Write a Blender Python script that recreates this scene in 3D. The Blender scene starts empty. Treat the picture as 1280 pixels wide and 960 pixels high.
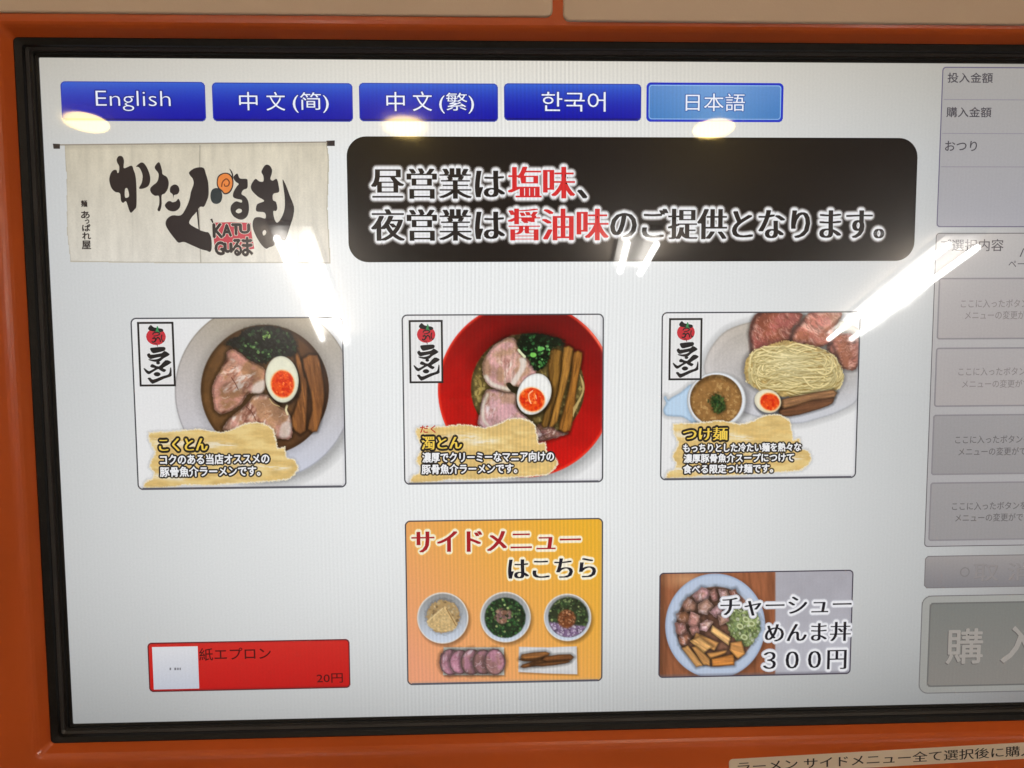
import bpy, math, random
import numpy as np
from mathutils import Matrix, Vector
from mathutils.geometry import tessellate_polygon
random.seed(7)
RNG = np.random.RandomState(11)
scene = bpy.context.scene
C = scene.collection

# ------------------------------------------------------------------ camera and where the machine's face lies
F = 1035.0                      # focal length in photo pixels (1280 wide)
D = 0.29                        # metres from lens to the glass
TILT = math.radians(16.5)       # the machine's face leans back
hv = np.array([27900., -223., F]); vv = np.array([162., 12200., F])
LX = hv / np.linalg.norm(hv)
LZ = -np.cross(hv, vv); LZ /= np.linalg.norm(LZ)
LY = np.cross(LZ, LX)
RL = np.array([LX, LY, LZ])     # camera axes (right, down, forward) -> face coordinates (right, up, out)
O_WORLD = Vector((0, 0, 1.30))
FACE = Matrix.Translation(O_WORLD) @ Matrix.Rotation(math.radians(90) - TILT, 4, 'X')

def ray(px, py):
    return RL @ np.array([px - 640., py - 480., F])
def P(px, py, z=0.0):           # photograph pixel -> point of the face at height z above the glass
    d = ray(px, py)
    t = (z - D) / d[2]
    return (d[0] * t, d[1] * t, z)
def Pn(px, py):
    px = np.asarray(px, float); py = np.asarray(py, float)
    v = np.stack([px - 640., py - 480., np.full(px.shape, F)], 0)
    d = np.tensordot(RL, v, 1)
    t = -D / d[2]
    return d[0] * t, d[1] * t
def invP(x, y):                 # point of the glass -> photograph pixel
    v = np.stack([x, y, np.full(x.shape, -D)], 0)
    c = np.tensordot(RL.T, v, 1)
    return c[0] / c[2] * F + 640., c[1] / c[2] * F + 480.
PX = D / F                      # one photo pixel on the glass, metres

cam_d = bpy.data.cameras.new('camera')
cam = bpy.data.objects.new('camera', cam_d); C.objects.link(cam)
cam_d.sensor_width = 36.0; cam_d.lens = F * 36.0 / 1280.0
cam_d.clip_start = 0.01; cam_d.clip_end = 50
M = Matrix(((RL[0, 0], -RL[0, 1], -RL[0, 2], 0), (RL[1, 0], -RL[1, 1], -RL[1, 2], 0),
            (RL[2, 0], -RL[2, 1], -RL[2, 2], D), (0, 0, 0, 1)))
cam.matrix_world = FACE @ M
scene.camera = cam

world = bpy.data.worlds.new('World'); scene.world = world; world.use_nodes = True
bg = world.node_tree.nodes['Background']
bg.inputs['Color'].default_value = (1.0, 0.75, 0.55, 1); bg.inputs['Strength'].default_value = 0.02
scene.view_settings.view_transform = 'Standard'; scene.view_settings.look = 'None'
scene.view_settings.exposure = 0; scene.view_settings.gamma = 1

CEIL = 2.60
TUBE_E, SPOT_E = 50.0, 34.0
def area_lamp(name, loc, target, size, power, col):
    l = bpy.data.lights.new(name, 'AREA'); l.shape = 'DISK'; l.size = size; l.energy = power; l.color = col
    o = bpy.data.objects.new(name, l); C.objects.link(o); o.location = loc
    o.rotation_euler = (Vector(target) - Vector(loc)).to_track_quat('-Z', 'Y').to_euler()
    return o
area_lamp('added_fill_lamp', (0.35, -0.75, 2.57), (0, 0, 1.3), 0.30, 5.4, (1.0, 0.78, 0.58))  # unseen lamp added overhead for warm light on the casing
area_lamp('added_fill_lamp', (-0.9, -0.9, 2.57), (0, 0, 1.3), 0.30, 4.0, (1.0, 0.78, 0.58))  # second added lamp, further left, to lift the orange there

# ------------------------------------------------------------------ materials
def new_mat(name):
    m = bpy.data.materials.new(name); m.use_nodes = True
    return m, m.node_tree, m.node_tree.nodes['Principled BSDF']
def lin(c):
    c = np.asarray(c, float) / 255.
    return np.where(c <= .04045, c / 12.92, ((c + .055) / 1.055) ** 2.4)
def surf(name, rgb, rough=.5, noise=0.06, scale=60., bump=0.0, bscale=900., spec=.5, metallic=0, coat=0, speck=0):
    m, nt, b = new_mat(name)
    tc = nt.nodes.new('ShaderNodeTexCoord')
    n = nt.nodes.new('ShaderNodeTexNoise'); n.inputs['Scale'].default_value = scale; n.inputs['Detail'].default_value = 6
    nt.links.new(tc.outputs['Object'], n.inputs['Vector'])
    mr = nt.nodes.new('ShaderNodeMapRange'); mr.inputs[1].default_value = .3; mr.inputs[2].default_value = .7
    mr.inputs[3].default_value = 1 - noise; mr.inputs[4].default_value = 1 + noise
    nt.links.new(n.outputs['Fac'], mr.inputs[0])
    mx = nt.nodes.new('ShaderNodeVectorMath'); mx.operation = 'SCALE'; mx.inputs[0].default_value = rgb
    nt.links.new(mr.outputs[0], mx.inputs['Scale'])
    col = mx.outputs[0]
    if speck:
        sn = nt.nodes.new('ShaderNodeTexNoise'); sn.inputs['Scale'].default_value = 700; sn.inputs['Detail'].default_value = 2
        nt.links.new(tc.outputs['Object'], sn.inputs['Vector'])
        sr = nt.nodes.new('ShaderNodeMapRange'); sr.inputs[1].default_value = .68; sr.inputs[2].default_value = .76
        sr.inputs[3].default_value = 0; sr.inputs[4].default_value = speck
        nt.links.new(sn.outputs['Fac'], sr.inputs[0])
        ad = nt.nodes.new('ShaderNodeVectorMath'); ad.operation = 'ADD'
        nt.links.new(col, ad.inputs[0]); nt.links.new(sr.outputs[0], ad.inputs[1]); col = ad.outputs[0]
    nt.links.new(col, b.inputs['Base Color'])
    rr = nt.nodes.new('ShaderNodeMapRange'); rr.inputs[3].default_value = rough * .8; rr.inputs[4].default_value = rough * 1.25
    nt.links.new(n.outputs['Fac'], rr.inputs[0]); nt.links.new(rr.outputs[0], b.inputs['Roughness'])
    b.inputs['Specular IOR Level'].default_value = spec; b.inputs['Metallic'].default_value = metallic
    b.inputs['Coat Weight'].default_value = coat; b.inputs['Coat Roughness'].default_value = .08
    if bump:
        bn = nt.nodes.new('ShaderNodeTexNoise'); bn.inputs['Scale'].default_value = bscale; bn.inputs['Detail'].default_value = 3
        nt.links.new(tc.outputs['Object'], bn.inputs['Vector'])
        bp = nt.nodes.new('ShaderNodeBump'); bp.inputs['Strength'].default_value = bump; bp.inputs['Distance'].default_value = .0006
        nt.links.new(bn.outputs['Fac'], bp.inputs['Height']); nt.links.new(bp.outputs[0], b.inputs['Normal'])
    return m
def glow(name, rgb, e):
    m, nt, b = new_mat(name)
    b.inputs['Base Color'].default_value = (.8, .8, .8, 1)
    b.inputs['Emission Color'].default_value = (*rgb, 1); b.inputs['Emission Strength'].default_value = e
    return m
m_orange = surf('orange_enamel', (0.60, 0.105, 0.014), .30, .10, 14, .10, 1400, coat=.5)
m_cream = surf('cream_panel', (0.70, 0.56, 0.43), .55, .05, 9, .10, 1600)
m_bezel = surf('black_plastic', (0.008, 0.007, 0.006), .42, .25, 60, .2, 2500, spec=.25, speck=.006)
m_bezel2 = surf('grey_black_plastic', (0.045, 0.045, 0.044), .35, .2, 60, .2, 2500, speck=.02)
m_sticker = surf('sticker_film', (0.86, 0.76, 0.64), .35, .05, 30)
m_ink = surf('black_ink', (0.012, 0.012, 0.016), .4, .1, 80)
m_wall = surf('wall_paint', (0.55, 0.43, 0.32), .7, .08, 3)
m_ceil = surf('ceiling_paint', (0.62, 0.52, 0.42), .8, .05, 3)
m_floor = surf('floor_tile', (0.20, 0.15, 0.11), .5, .2, 4)
m_white = surf('white_enamel', (0.75, 0.72, 0.68), .35, .03, 20)
m_tube = glow('lit_tube', (1.0, 0.97, 0.92), TUBE_E)
m_spot = glow('lit_warm_lamp', (1.0, 0.70, 0.20), SPOT_E)

# the glowing picture of the display under its glass: colour comes from the 'Col' attribute of each mesh
def screen_mat():
    m, nt, b = new_mat('lit_display')
    N = nt.nodes; L = nt.links
    at = N.new('ShaderNodeAttribute'); at.attribute_name = 'Col'
    tc = N.new('ShaderNodeTexCoord')
    sp = N.new('ShaderNodeSeparateXYZ'); L.new(tc.outputs['Object'], sp.inputs[0])
    def math_(op, a, b_=None, c=None):
        n = N.new('ShaderNodeMath'); n.operation = op
        for i, v in enumerate((a, b_, c)):
            if v is None: continue
            if hasattr(v, 'links'): L.new(v, n.inputs[i])
            else: n.inputs[i].default_value = v
        return n.outputs[0]
    X, Y = sp.outputs['X'], sp.outputs['Y']
    # backlight and viewing-angle falloff put into the emission: brightest a little above the middle, weaker towards the edges
    yy = math_('ADD', Y, 0.010); y2 = math_('MULTIPLY', yy, yy)
    ex = math_('ADD', math_('DIVIDE', math_('MULTIPLY', X, X), 0.056), math_('DIVIDE', math_('MULTIPLY', y2, y2), 6.2e-4))
    fall = math_('MULTIPLY', math_('POWER', 2.71828, math_('MULTIPLY', ex, -1.0)), 1.09)
    cl = N.new('ShaderNodeTexNoise'); cl.inputs['Scale'].default_value = 14; cl.inputs['Detail'].default_value = 3
    L.new(tc.outputs['Object'], cl.inputs['Vector'])
    cloud = math_('MULTIPLY_ADD', cl.outputs['Fac'], 0.10, 0.95)
    # fine pixel columns of the panel
    wn = N.new('ShaderNodeTexNoise'); wn.inputs['Scale'].default_value = 9; wn.inputs['Detail'].default_value = 1
    L.new(tc.outputs['Object'], wn.inputs['Vector'])
    wn2 = N.new('ShaderNodeTexNoise'); wn2.inputs['Scale'].default_value = 420; wn2.inputs['Detail'].default_value = 1
    mp = N.new('ShaderNodeMapping'); mp.inputs['Scale'].default_value = (1, .04, 1)
    L.new(tc.outputs['Object'], mp.inputs[0]); L.new(mp.outputs[0], wn2.inputs['Vector'])
    ph = math_('ADD', math_('MULTIPLY', X, 2 * math.pi / (4.9 * PX)), math_('MULTIPLY', wn.outputs['Fac'], 16.0))
    wv = math_('SINE', ph)
    ax = math_('DIVIDE', math_('ADD', X, -0.018), 0.055)
    amp = math_('POWER', 2.718, math_('MULTIPLY', math_('MULTIPLY', ax, ax), -1.0))
    amp = math_('MULTIPLY', math_('MULTIPLY_ADD', amp, 0.085, 0.010), math_('MULTIPLY_ADD', wn2.outputs['Fac'], 2.0, -.25))
    gr = N.new('ShaderNodeTexNoise'); gr.inputs['Scale'].default_value = 1500; gr.inputs['Detail'].default_value = 1
    L.new(tc.outputs['Object'], gr.inputs['Vector'])
    grain = math_('MULTIPLY_ADD', gr.outputs['Fac'], 0.12, 0.94)
    tot = math_('MULTIPLY', math_('MULTIPLY', fall, cloud), math_('MULTIPLY', math_('MULTIPLY_ADD', wv, amp, 1.0), grain))
    L.new(at.outputs['Color'], b.inputs['Emission Color']); L.new(tot, b.inputs['Emission Strength'])
    b.inputs['Base Color'].default_value = (.008, .008, .008, 1)
    b.inputs['Roughness'].default_value = .22; b.inputs['Specular IOR Level'].default_value = .25
    sm = N.new('ShaderNodeTexNoise'); sm.inputs['Scale'].default_value = 26; sm.inputs['Detail'].default_value = 5; sm.inputs['Distortion'].default_value = 1.2
    ms = N.new('ShaderNodeMapping'); ms.inputs['Rotation'].default_value = (0, 0, .7); ms.inputs['Scale'].default_value = (1, .3, 1)
    L.new(tc.outputs['Object'], ms.inputs[0]); L.new(ms.outputs[0], sm.inputs['Vector'])
    mm = N.new('ShaderNodeMapRange'); mm.inputs[1].default_value = .45; mm.inputs[2].default_value = .72; mm.inputs[3].default_value = .017; mm.inputs[4].default_value = .060
    L.new(sm.outputs['Fac'], mm.inputs[0]); L.new(mm.outputs[0], b.inputs['Coat Roughness'])
    b.inputs['Coat Weight'].default_value = 1; b.inputs['Coat IOR'].default_value = 1.5
    return m
m_screen = screen_mat()

# ------------------------------------------------------------------ object helpers
def link(name, me, parent=None, mats=()):
    o = bpy.data.objects.new(name, me); C.objects.link(o)
    for m in mats: me.materials.append(m)
    if parent: o.parent = parent
    return o
def mesh(name, verts, faces, mat, parent=None, smooth=False):
    me = bpy.data.meshes.new(name); me.from_pydata([tuple(v) for v in verts], [], faces); me.update()
    if smooth: me.polygons.foreach_set('use_smooth', [True] * len(me.polygons))
    return link(name, me, parent, [mat])
def thing(name, label, cat, mw=None, group=None):
    o = bpy.data.objects.new(name, None); C.objects.link(o); o.empty_display_size = .05
    if mw is not None: o.matrix_world = mw
    return tag(o, label, cat, group)
def tag(o, label, cat, group=None):
    o['label'] = label; o['category'] = cat
    if group: o['group'] = group
    return o
def part(name, parent, label=None):
    o = bpy.data.objects.new(name, None); C.objects.link(o); o.parent = parent; o.empty_display_size = .02
    if label: o['label'] = label
    return o

def rrect(x0, y0, x1, y1, r, n=6):          # rounded rectangle outline, counter-clockwise
    r = max(min(r, (x1 - x0) / 2, (y1 - y0) / 2), 1e-6); out = []
    for cx, cy, a in ((x1 - r, y1 - r, 0), (x0 + r, y1 - r, 90), (x0 + r, y0 + r, 180), (x1 - r, y0 + r, 270)):
        for k in range(n + 1):
            t = math.radians(a + 90 * k / n); out.append((cx + r * math.cos(t), cy + r * math.sin(t)))
    return out
def rect_of(q):                             # four photo corners TL TR BR BL -> upright rectangle on the glass
    p = [P(*c) for c in q]
    x0 = (p[0][0] + p[3][0]) / 2; x1 = (p[1][0] + p[2][0]) / 2
    y1 = (p[0][1] + p[1][1]) / 2; y0 = (p[2][1] + p[3][1]) / 2
    return x0, y0, x1, y1

def gain(x, y):                             # pages are drawn so that the emission falloff near the rim is evened out
    f = 1.09 * np.exp(-(x * x / .056 + (y + .01) ** 4 / 6.2e-4))
    return np.minimum(f ** -.85, 2.4)
class Ink:                                  # collects flat coloured shapes lying on the glass
    def __init__(s): s.v = []; s.f = []; s.c = []; s.n = 0
    def add(s, xy, z, tris, col):
        xy = np.asarray(xy, float); k = len(xy)
        s.v.append(np.column_stack([xy, np.full(k, z)])); s.f.append(np.asarray(tris, int) + s.n)
        c = np.broadcast_to(lin(col), (k, 3)) * gain(xy[:, 0], xy[:, 1])[:, None]; s.c.append(c); s.n += k
    def poly(s, xy, z, col, holes=()):      # outline in face coordinates
        loops = [xy] + list(holes)
        t = tessellate_polygon([[Vector((a[0], a[1], 0)) for a in l] for l in loops])
        s.add([p for l in loops for p in l], z, t, col)
    def ring(s, outer, inner, z, col):
        n = len(outer); t = []
        for i in range(n):
            j = (i + 1) % n; t += [(i, j, n + j), (i, n + j, n + i)]
        s.add(list(outer) + list(inner), z, t, col)
    def build(s, name, parent, label=None):
        v = np.concatenate(s.v); f = np.concatenate(s.f); c = np.concatenate(s.c)
        a, b, d = v[f[:, 0]], v[f[:, 1]], v[f[:, 2]]
        flip = ((b[:, 0] - a[:, 0]) * (d[:, 1] - a[:, 1]) - (b[:, 1] - a[:, 1]) * (d[:, 0] - a[:, 0])) < 0
        f[flip] = f[flip][:, ::-1]
        o = raw(name, v, f, c, parent)
        if label: o['label'] = label
        return o
def raw(name, v, f, c, parent, mat=None):
    me = bpy.data.meshes.new(name); nf, k = f.shape
    me.vertices.add(len(v)); me.vertices.foreach_set('co', v.astype(np.float32).ravel())
    me.loops.add(nf * k); me.loops.foreach_set('vertex_index', f.astype(np.int32).ravel())
    me.polygons.add(nf); me.polygons.foreach_set('loop_start', np.arange(0, nf * k, k, dtype=np.int32))
    me.update(calc_edges=True)
    at = me.attributes.new('Col', 'FLOAT_COLOR', 'POINT')
    at.data.foreach_set('color', np.column_stack([c, np.ones(len(c))]).astype(np.float32).ravel())
    return link(name, me, parent, [mat or m_screen])

def smooth_loop(pts, n=4, closed=True):     # Catmull-Rom through the points
    p = np.asarray(pts, float); m = len(p); out = []
    for i in range(m if closed else m - 1):
        if closed: a, b, c, d = p[(i - 1) % m], p[i], p[(i + 1) % m], p[(i + 2) % m]
        else: a, b, c, d = p[max(i - 1, 0)], p[i], p[i + 1], p[min(i + 2, m - 1)]
        for k in range(n):
            t = k / n
            out.append(.5 * ((2 * b) + (c - a) * t + (2 * a - 5 * b + 4 * c - d) * t * t + (3 * b - a - 3 * c + d) * t ** 3))
    if not closed: out.append(p[-1])
    return np.array(out)

# writing -----------------------------------------------------------
_cache = {}
def glyphs(s, offset=0.0, spacing=1.0):
    key = (s, offset, spacing)
    if key in _cache: return _cache[key]
    cu = bpy.data.curves.new('t', 'FONT'); cu.body = s; cu.size = 1; cu.offset = offset; cu.resolution_u = 3
    cu.space_character = spacing
    o = bpy.data.objects.new('t', cu); C.objects.link(o)
    dg = bpy.context.evaluated_depsgraph_get(); dg.update()
    me = bpy.data.meshes.new_from_object(o.evaluated_get(dg))
    me.calc_loop_triangles()
    v = np.empty(len(me.vertices) * 3); me.vertices.foreach_get('co', v); v = v.reshape(-1, 3)[:, :2]
    t = np.empty(len(me.loop_triangles) * 3, dtype=np.int32); me.loop_triangles.foreach_get('vertices', t); t = t.reshape(-1, 3)
    bpy.data.objects.remove(o); bpy.data.curves.remove(cu); bpy.data.meshes.remove(me)
    _cache[key] = (v, t)
    return _cache[key]
def text(ink, s, box, col, z, rings=(), serif=0.0, offset=0.0, spacing=1.0, rot=0.0, thin=0.0):
    """writing s fitted to the photo box (x0,y0,x1,y1); rings = [(radius px, colour)] outermost first"""
    v, t = glyphs(s, 0.0, spacing)
    lo, hi = v.min(0), v.max(0)
    a = P(box[0], box[1]); b = P(box[2], box[3])
    a2 = P(box[2], box[1]); b2 = P(box[0], box[3])
    x0, x1 = (a[0] + b2[0]) / 2, (b[0] + a2[0]) / 2; y1, y0 = (a[1] + a2[1]) / 2, (b[1] + b2[1]) / 2
    sc = np.array([(x1 - x0) / (hi[0] - lo[0]), (y1 - y0) / (hi[1] - lo[1])])
    def place(vv):
        q = (vv - lo) * sc + (x0, y0)
        if rot:
            c = np.array([x0, y0]); q = q - c; ca, sa = math.cos(rot), math.sin(rot)
            q = np.column_stack([q[:, 0] * ca - q[:, 1] * sa, q[:, 0] * sa + q[:, 1] * ca]) + c
        return q
    base = place(v); dz = 2e-6; k = 0
    for r, c in rings:
        n = 14 if r > 2 else 10
        for i in range(n):
            an = 2 * math.pi * i / n
            ink.add(base + (r * PX * math.cos(an), r * PX * math.sin(an)), z + dz * k, t, c); k += 1
        if r > 3:
            for i in range(8):
                an = 2 * math.pi * i / 8
                ink.add(base + (r * .55 * PX * math.cos(an), r * .55 * PX * math.sin(an)), z + dz * k, t, c); k += 1
    if serif:
        v2, t2 = glyphs(s, -0.010, spacing); b2_ = place(v2)
        for d in (-1, -.33, .33, 1):
            ink.add(b2_ + (d * serif * PX, 0), z + dz * k, t2, col); k += 1
    elif thin:
        v2, t2 = glyphs(s, -thin, spacing); ink.add(place(v2), z + dz * k, t2, col)
    elif offset:
        for d in ((-offset, 0), (offset, 0), (0, offset), (0, -offset), (0, 0)):
            ink.add(base + (d[0] * PX, d[1] * PX), z + dz * k, t, col); k += 1
    else:
        ink.add(base, z + dz * k, t, col)

# painting a photograph shown on the display ------------------------
_lat = RNG.rand(256, 256)
def vnoise(x, y):
    xi = np.floor(x).astype(int); yi = np.floor(y).astype(int); fx = x - xi; fy = y - yi
    fx = fx * fx * (3 - 2 * fx); fy = fy * fy * (3 - 2 * fy)
    g = lambda i, j: _lat[i & 255, j & 255]
    return (g(xi, yi) * (1 - fx) + g(xi + 1, yi) * fx) * (1 - fy) + (g(xi, yi + 1) * (1 - fx) + g(xi + 1, yi + 1) * fx) * fy
def fbm(x, y, o=4):
    s = 0; a = .5
    for k in range(o): s = s + a * vnoise(x * 2 ** k + 17 * k, y * 2 ** k + 31 * k); a *= .5
    return s / (1 - .5 ** o)
def A(*c): return np.array(c, float)
class Canvas:
    def __init__(s, q, step=.8, rect=None):
        s.r = rect or rect_of(q); x0, y0, x1, y1 = s.r; st = step * PX
        s.nx = max(int((x1 - x0) / st), 2) + 1; s.ny = max(int((y1 - y0) / st), 2) + 1
        s.X, s.Y = np.meshgrid(np.linspace(x0, x1, s.nx), np.linspace(y1, y0, s.ny))
        s.x, s.y = invP(s.X, s.Y)
        s.u = (s.X - x0) / (x1 - x0); s.w = (y1 - s.Y) / (y1 - y0)
        s.c = np.zeros((s.ny, s.nx, 3)) + 235.
    def over(s, m, col):
        m = np.clip(m, 0, 1)[..., None]; s.c = s.c * (1 - m) + np.asarray(col, float) * m
    def mul(s, m, k):                          # k: factor where m = 1
        s.c = s.c * (1 + (k - 1) * np.clip(m, 0, 1)[..., None])
    def ell(s, cx, cy, rx, ry, rot=0., soft=.9):
        ca, sa = math.cos(rot), math.sin(rot); dx = s.x - cx; dy = s.y - cy
        a = (dx * ca + dy * sa) / rx; b = (-dx * sa + dy * ca) / ry
        d = (np.sqrt(a * a + b * b) - 1) * min(rx, ry)
        return np.clip(.5 - d / soft, 0, 1)
    def sd(s, pts):                            # signed distance to a closed outline in photo pixels (negative inside)
        p = np.asarray(pts, float); q = np.roll(p, -1, 0)
        lo = p.min(0) - 14; hi = p.max(0) + 14
        sel = (s.x > lo[0]) & (s.x < hi[0]) & (s.y > lo[1]) & (s.y < hi[1])
        out = np.full(s.x.shape, 99.); X = s.x[sel]; Y = s.y[sel]
        if X.size == 0: return out
        d2 = np.full(X.shape, 1e9); ins = np.zeros(X.shape, bool)
        for a, b in zip(p, q):
            e = b - a; L = e @ e + 1e-12
            t = np.clip(((X - a[0]) * e[0] + (Y - a[1]) * e[1]) / L, 0, 1)
            d2 = np.minimum(d2, (X - a[0] - t * e[0]) ** 2 + (Y - a[1] - t * e[1]) ** 2)
            c = (a[1] > Y) != (b[1] > Y)
            with np.errstate(divide='ignore', invalid='ignore'):
                ins ^= c & (X < (b[0] - a[0]) * (Y - a[1]) / (b[1] - a[1] + 1e-12) + a[0])
        d = np.sqrt(d2); d[ins] *= -1; out[sel] = d
        return out
    def poly(s, pts, soft=.9, smooth=True):
        d = s.sd(smooth_loop(pts, 3) if smooth else pts)
        return np.clip(.5 - d / soft, 0, 1)
    def line(s, pts, w, soft=.8, smooth=True):
        p = smooth_loop(pts, 4, False) if smooth else np.asarray(pts, float)
        lo = p.min(0) - w - 2; hi = p.max(0) + w + 2
        sel = (s.x > lo[0]) & (s.x < hi[0]) & (s.y > lo[1]) & (s.y < hi[1])
        out = np.zeros(s.x.shape); X = s.x[sel]; Y = s.y[sel]
        if X.size == 0: return out
        d2 = np.full(X.shape, 1e9)
        for a, b in zip(p[:-1], p[1:]):
            e = b - a; L = e @ e + 1e-12
            t = np.clip(((X - a[0]) * e[0] + (Y - a[1]) * e[1]) / L, 0, 1)
            d2 = np.minimum(d2, (X - a[0] - t * e[0]) ** 2 + (Y - a[1] - t * e[1]) ** 2)
        out[sel] = np.clip(.5 - (np.sqrt(d2) - w / 2) / soft, 0, 1)
        return out
    def grain(s, m, a, f=.5, o=4, fx=1., fy=1., rot=0.):      # lighter / darker mottling of amount a inside m
        ca, sa = math.cos(rot), math.sin(rot)
        X = s.x * ca + s.y * sa; Y = -s.x * sa + s.y * ca
        n = fbm(X * f * fx, Y * f * fy, o) - .5
        s.c = s.c * (1 + np.clip(m, 0, 1)[..., None] * n[..., None] * 2 * a)
    def tint(s, m, col, f=.15, lo=.5, hi=.65, seed=0., rot=0., fx=1., fy=1.):   # patches of another colour
        ca, sa = math.cos(rot), math.sin(rot)
        X = (s.x * ca + s.y * sa) * fx; Y = (-s.x * sa + s.y * ca) * fy
        n = fbm(X * f + seed, Y * f + seed * 1.7, 4)
        s.over(m * np.clip((n - lo) / (hi - lo), 0, 1), col)
    def chips(s, m, cols, n, r0, r1, seed=1, soft=.8):        # scattered small pieces inside the mask
        rs = np.random.RandomState(seed); idx = np.argwhere(m > .5)
        if len(idx) == 0: return
        for k in range(n):
            j, i = idx[rs.randint(len(idx))]; c = np.asarray(cols[rs.randint(len(cols))], float); c = (c * .78 + c.mean() * .22) * .96
            cx, cy = s.x[j, i], s.y[j, i]; r = rs.uniform(r0, r1); an = rs.uniform(0, math.pi); q = rs.uniform(.4, 1)
            w = int(r / PX * PX / .5) + 6
            sl = (slice(max(j - w, 0), j + w), slice(max(i - w, 0), i + w))
            dx = s.x[sl] - cx; dy = s.y[sl] - cy; ca, sa = math.cos(an), math.sin(an)
            a = (dx * ca + dy * sa) / r; b = (-dx * sa + dy * ca) / (r * q)
            d = (np.sqrt(a * a + b * b) - 1) * r * q
            mk = (np.clip(.5 - d / soft, 0, 1) * np.minimum(1, m[sl] * 1.0))[..., None]
            s.c[sl] = s.c[sl] * (1 - mk) + np.asarray(c, float) * mk * rs.uniform(.85, 1.12)
    def build(s, name, parent, z, rad=0., keep=None, even=True):
        x0, y0, x1, y1 = s.r; nx, ny = s.nx, s.ny
        v = np.column_stack([s.X.ravel(), s.Y.ravel(), np.full(nx * ny, z)])
        i, j = np.meshgrid(np.arange(nx - 1), np.arange(ny - 1)); a = (j * nx + i)
        f = np.stack([a, a + nx, a + nx + 1, a + 1], -1)
        ok = np.ones(a.shape, bool)
        if rad:
            cx = (s.X[:-1, :-1] + s.X[1:, 1:]) / 2; cy = (s.Y[:-1, :-1] + s.Y[1:, 1:]) / 2; r = rad * PX
            qx = np.maximum(np.maximum(x0 + r - cx, cx - (x1 - r)), 0); qy = np.maximum(np.maximum(y0 + r - cy, cy - (y1 - r)), 0)
            ok &= (qx * qx + qy * qy) <= r * r
        if keep is not None: ok &= keep[:-1, :-1] > .5
        f = f[ok].reshape(-1, 4)
        return raw(name, v, f, lin(np.clip(s.c.reshape(-1, 3), 0, 255)) * (gain(s.X, s.Y).reshape(-1, 1) if even else 1), parent)

Z1, Z2, Z3, Z4 = 2e-5, 5e-5, 8e-5, 1.3e-4
def zoomer(x0, y0, k): return lambda pts: [(x0 + X / k, y0 + Y / k) for X, Y in pts]
def flat(pts): 
    x, y = Pn([p[0] for p in pts], [p[1] for p in pts]); return list(zip(x, y))
def border(ink, r, rad, w, z, col):
    x0, y0, x1, y1 = r; w *= PX; rad *= PX
    ink.ring(rrect(x0, y0, x1, y1, rad), rrect(x0 + w, y0 + w, x1 - w, y1 - w, max(rad - w, 1e-5)), z, col)

# ------------------------------------------------------------------ room behind the photographer (seen only as reflections)
def box(name, x0, y0, z0, x1, y1, z1, mat, parent=None):
    v = [(x, y, z) for x in (x0, x1) for y in (y0, y1) for z in (z0, z1)]
    f = [(0, 1, 3, 2), (4, 6, 7, 5), (0, 4, 5, 1), (2, 3, 7, 6), (0, 2, 6, 4), (1, 5, 7, 3)]
    return mesh(name, v, f, mat, parent)
for nm, a, m in (('floor', (-4, -7, -.1, 4, .6, 0), m_floor), ('ceiling', (-4, -7, CEIL, 4, .6, CEIL + .1), m_ceil),
                 ('wall_behind_machine', (-4, .6, 0, 4, .7, CEIL), m_wall), ('wall_opposite', (-4, -7.1, 0, 4, -7, CEIL), m_wall),
                 ('wall_left', (-4.1, -7, 0, -4, .6, CEIL), m_wall), ('wall_right', (4, -7, 0, 4.1, .6, CEIL), m_wall)):
    box(nm, *a, m)['kind'] = 'structure'

def mirror_hit(px, py, zc=CEIL):
    p = Vector(P(px, py)); d = Vector(ray(px, py)); d.z = -d.z
    pw = FACE @ p; dw = FACE.to_3x3() @ d
    t = (zc - pw.z) / dw.z
    return pw + dw * t
def disc(name, c, r, z0, z1, mat, parent, n=40, r2=None):
    v = []; f = []
    r2 = r2 or r
    for k in range(n):
        a = 2 * math.pi * k / n; v += [(c[0] + r * math.cos(a), c[1] + r * math.sin(a), z0), (c[0] + r2 * math.cos(a), c[1] + r2 * math.sin(a), z1)]
    for k in range(n): j = (k + 1) % n; f.append((2 * k, 2 * j, 2 * j + 1, 2 * k + 1))
    f += [tuple(2 * k for k in range(n))[::-1], tuple(2 * k + 1 for k in range(n))]
    return mesh(name, v, f, mat, parent)
spots = [((108, 152), 'warm round ceiling lamp mirrored over the English button'),
         ((506, 157), 'warm round ceiling lamp mirrored under the third language button'),
         ((892, 160), 'warm round ceiling lamp mirrored under the light blue button')]
for (px, py), lab in spots:
    h = mirror_hit(px, py, CEIL - .012)
    t = thing('ceiling_downlight', lab, 'ceiling lamp', Matrix.Translation((h.x, h.y, CEIL)), 'round warm lamps in the ceiling')
    disc('lamp_lens', (0, 0), .066, -.012, -.002, m_spot, t)
    n = 40; v = []; f = []
    for k in range(n):
        a = 2 * math.pi * k / n
        for r, z in ((.068, -.002), (.068, -.016), (.079, -.016), (.086, -.002)): v.append((r * math.cos(a), r * math.sin(a), z))
    for k in range(n):
        j = (k + 1) % n
        for q in range(3): f.append((4 * k + q, 4 * j + q, 4 * j + q + 1, 4 * k + q + 1))
    mesh('trim_ring', v, f, m_white, t)
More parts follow.
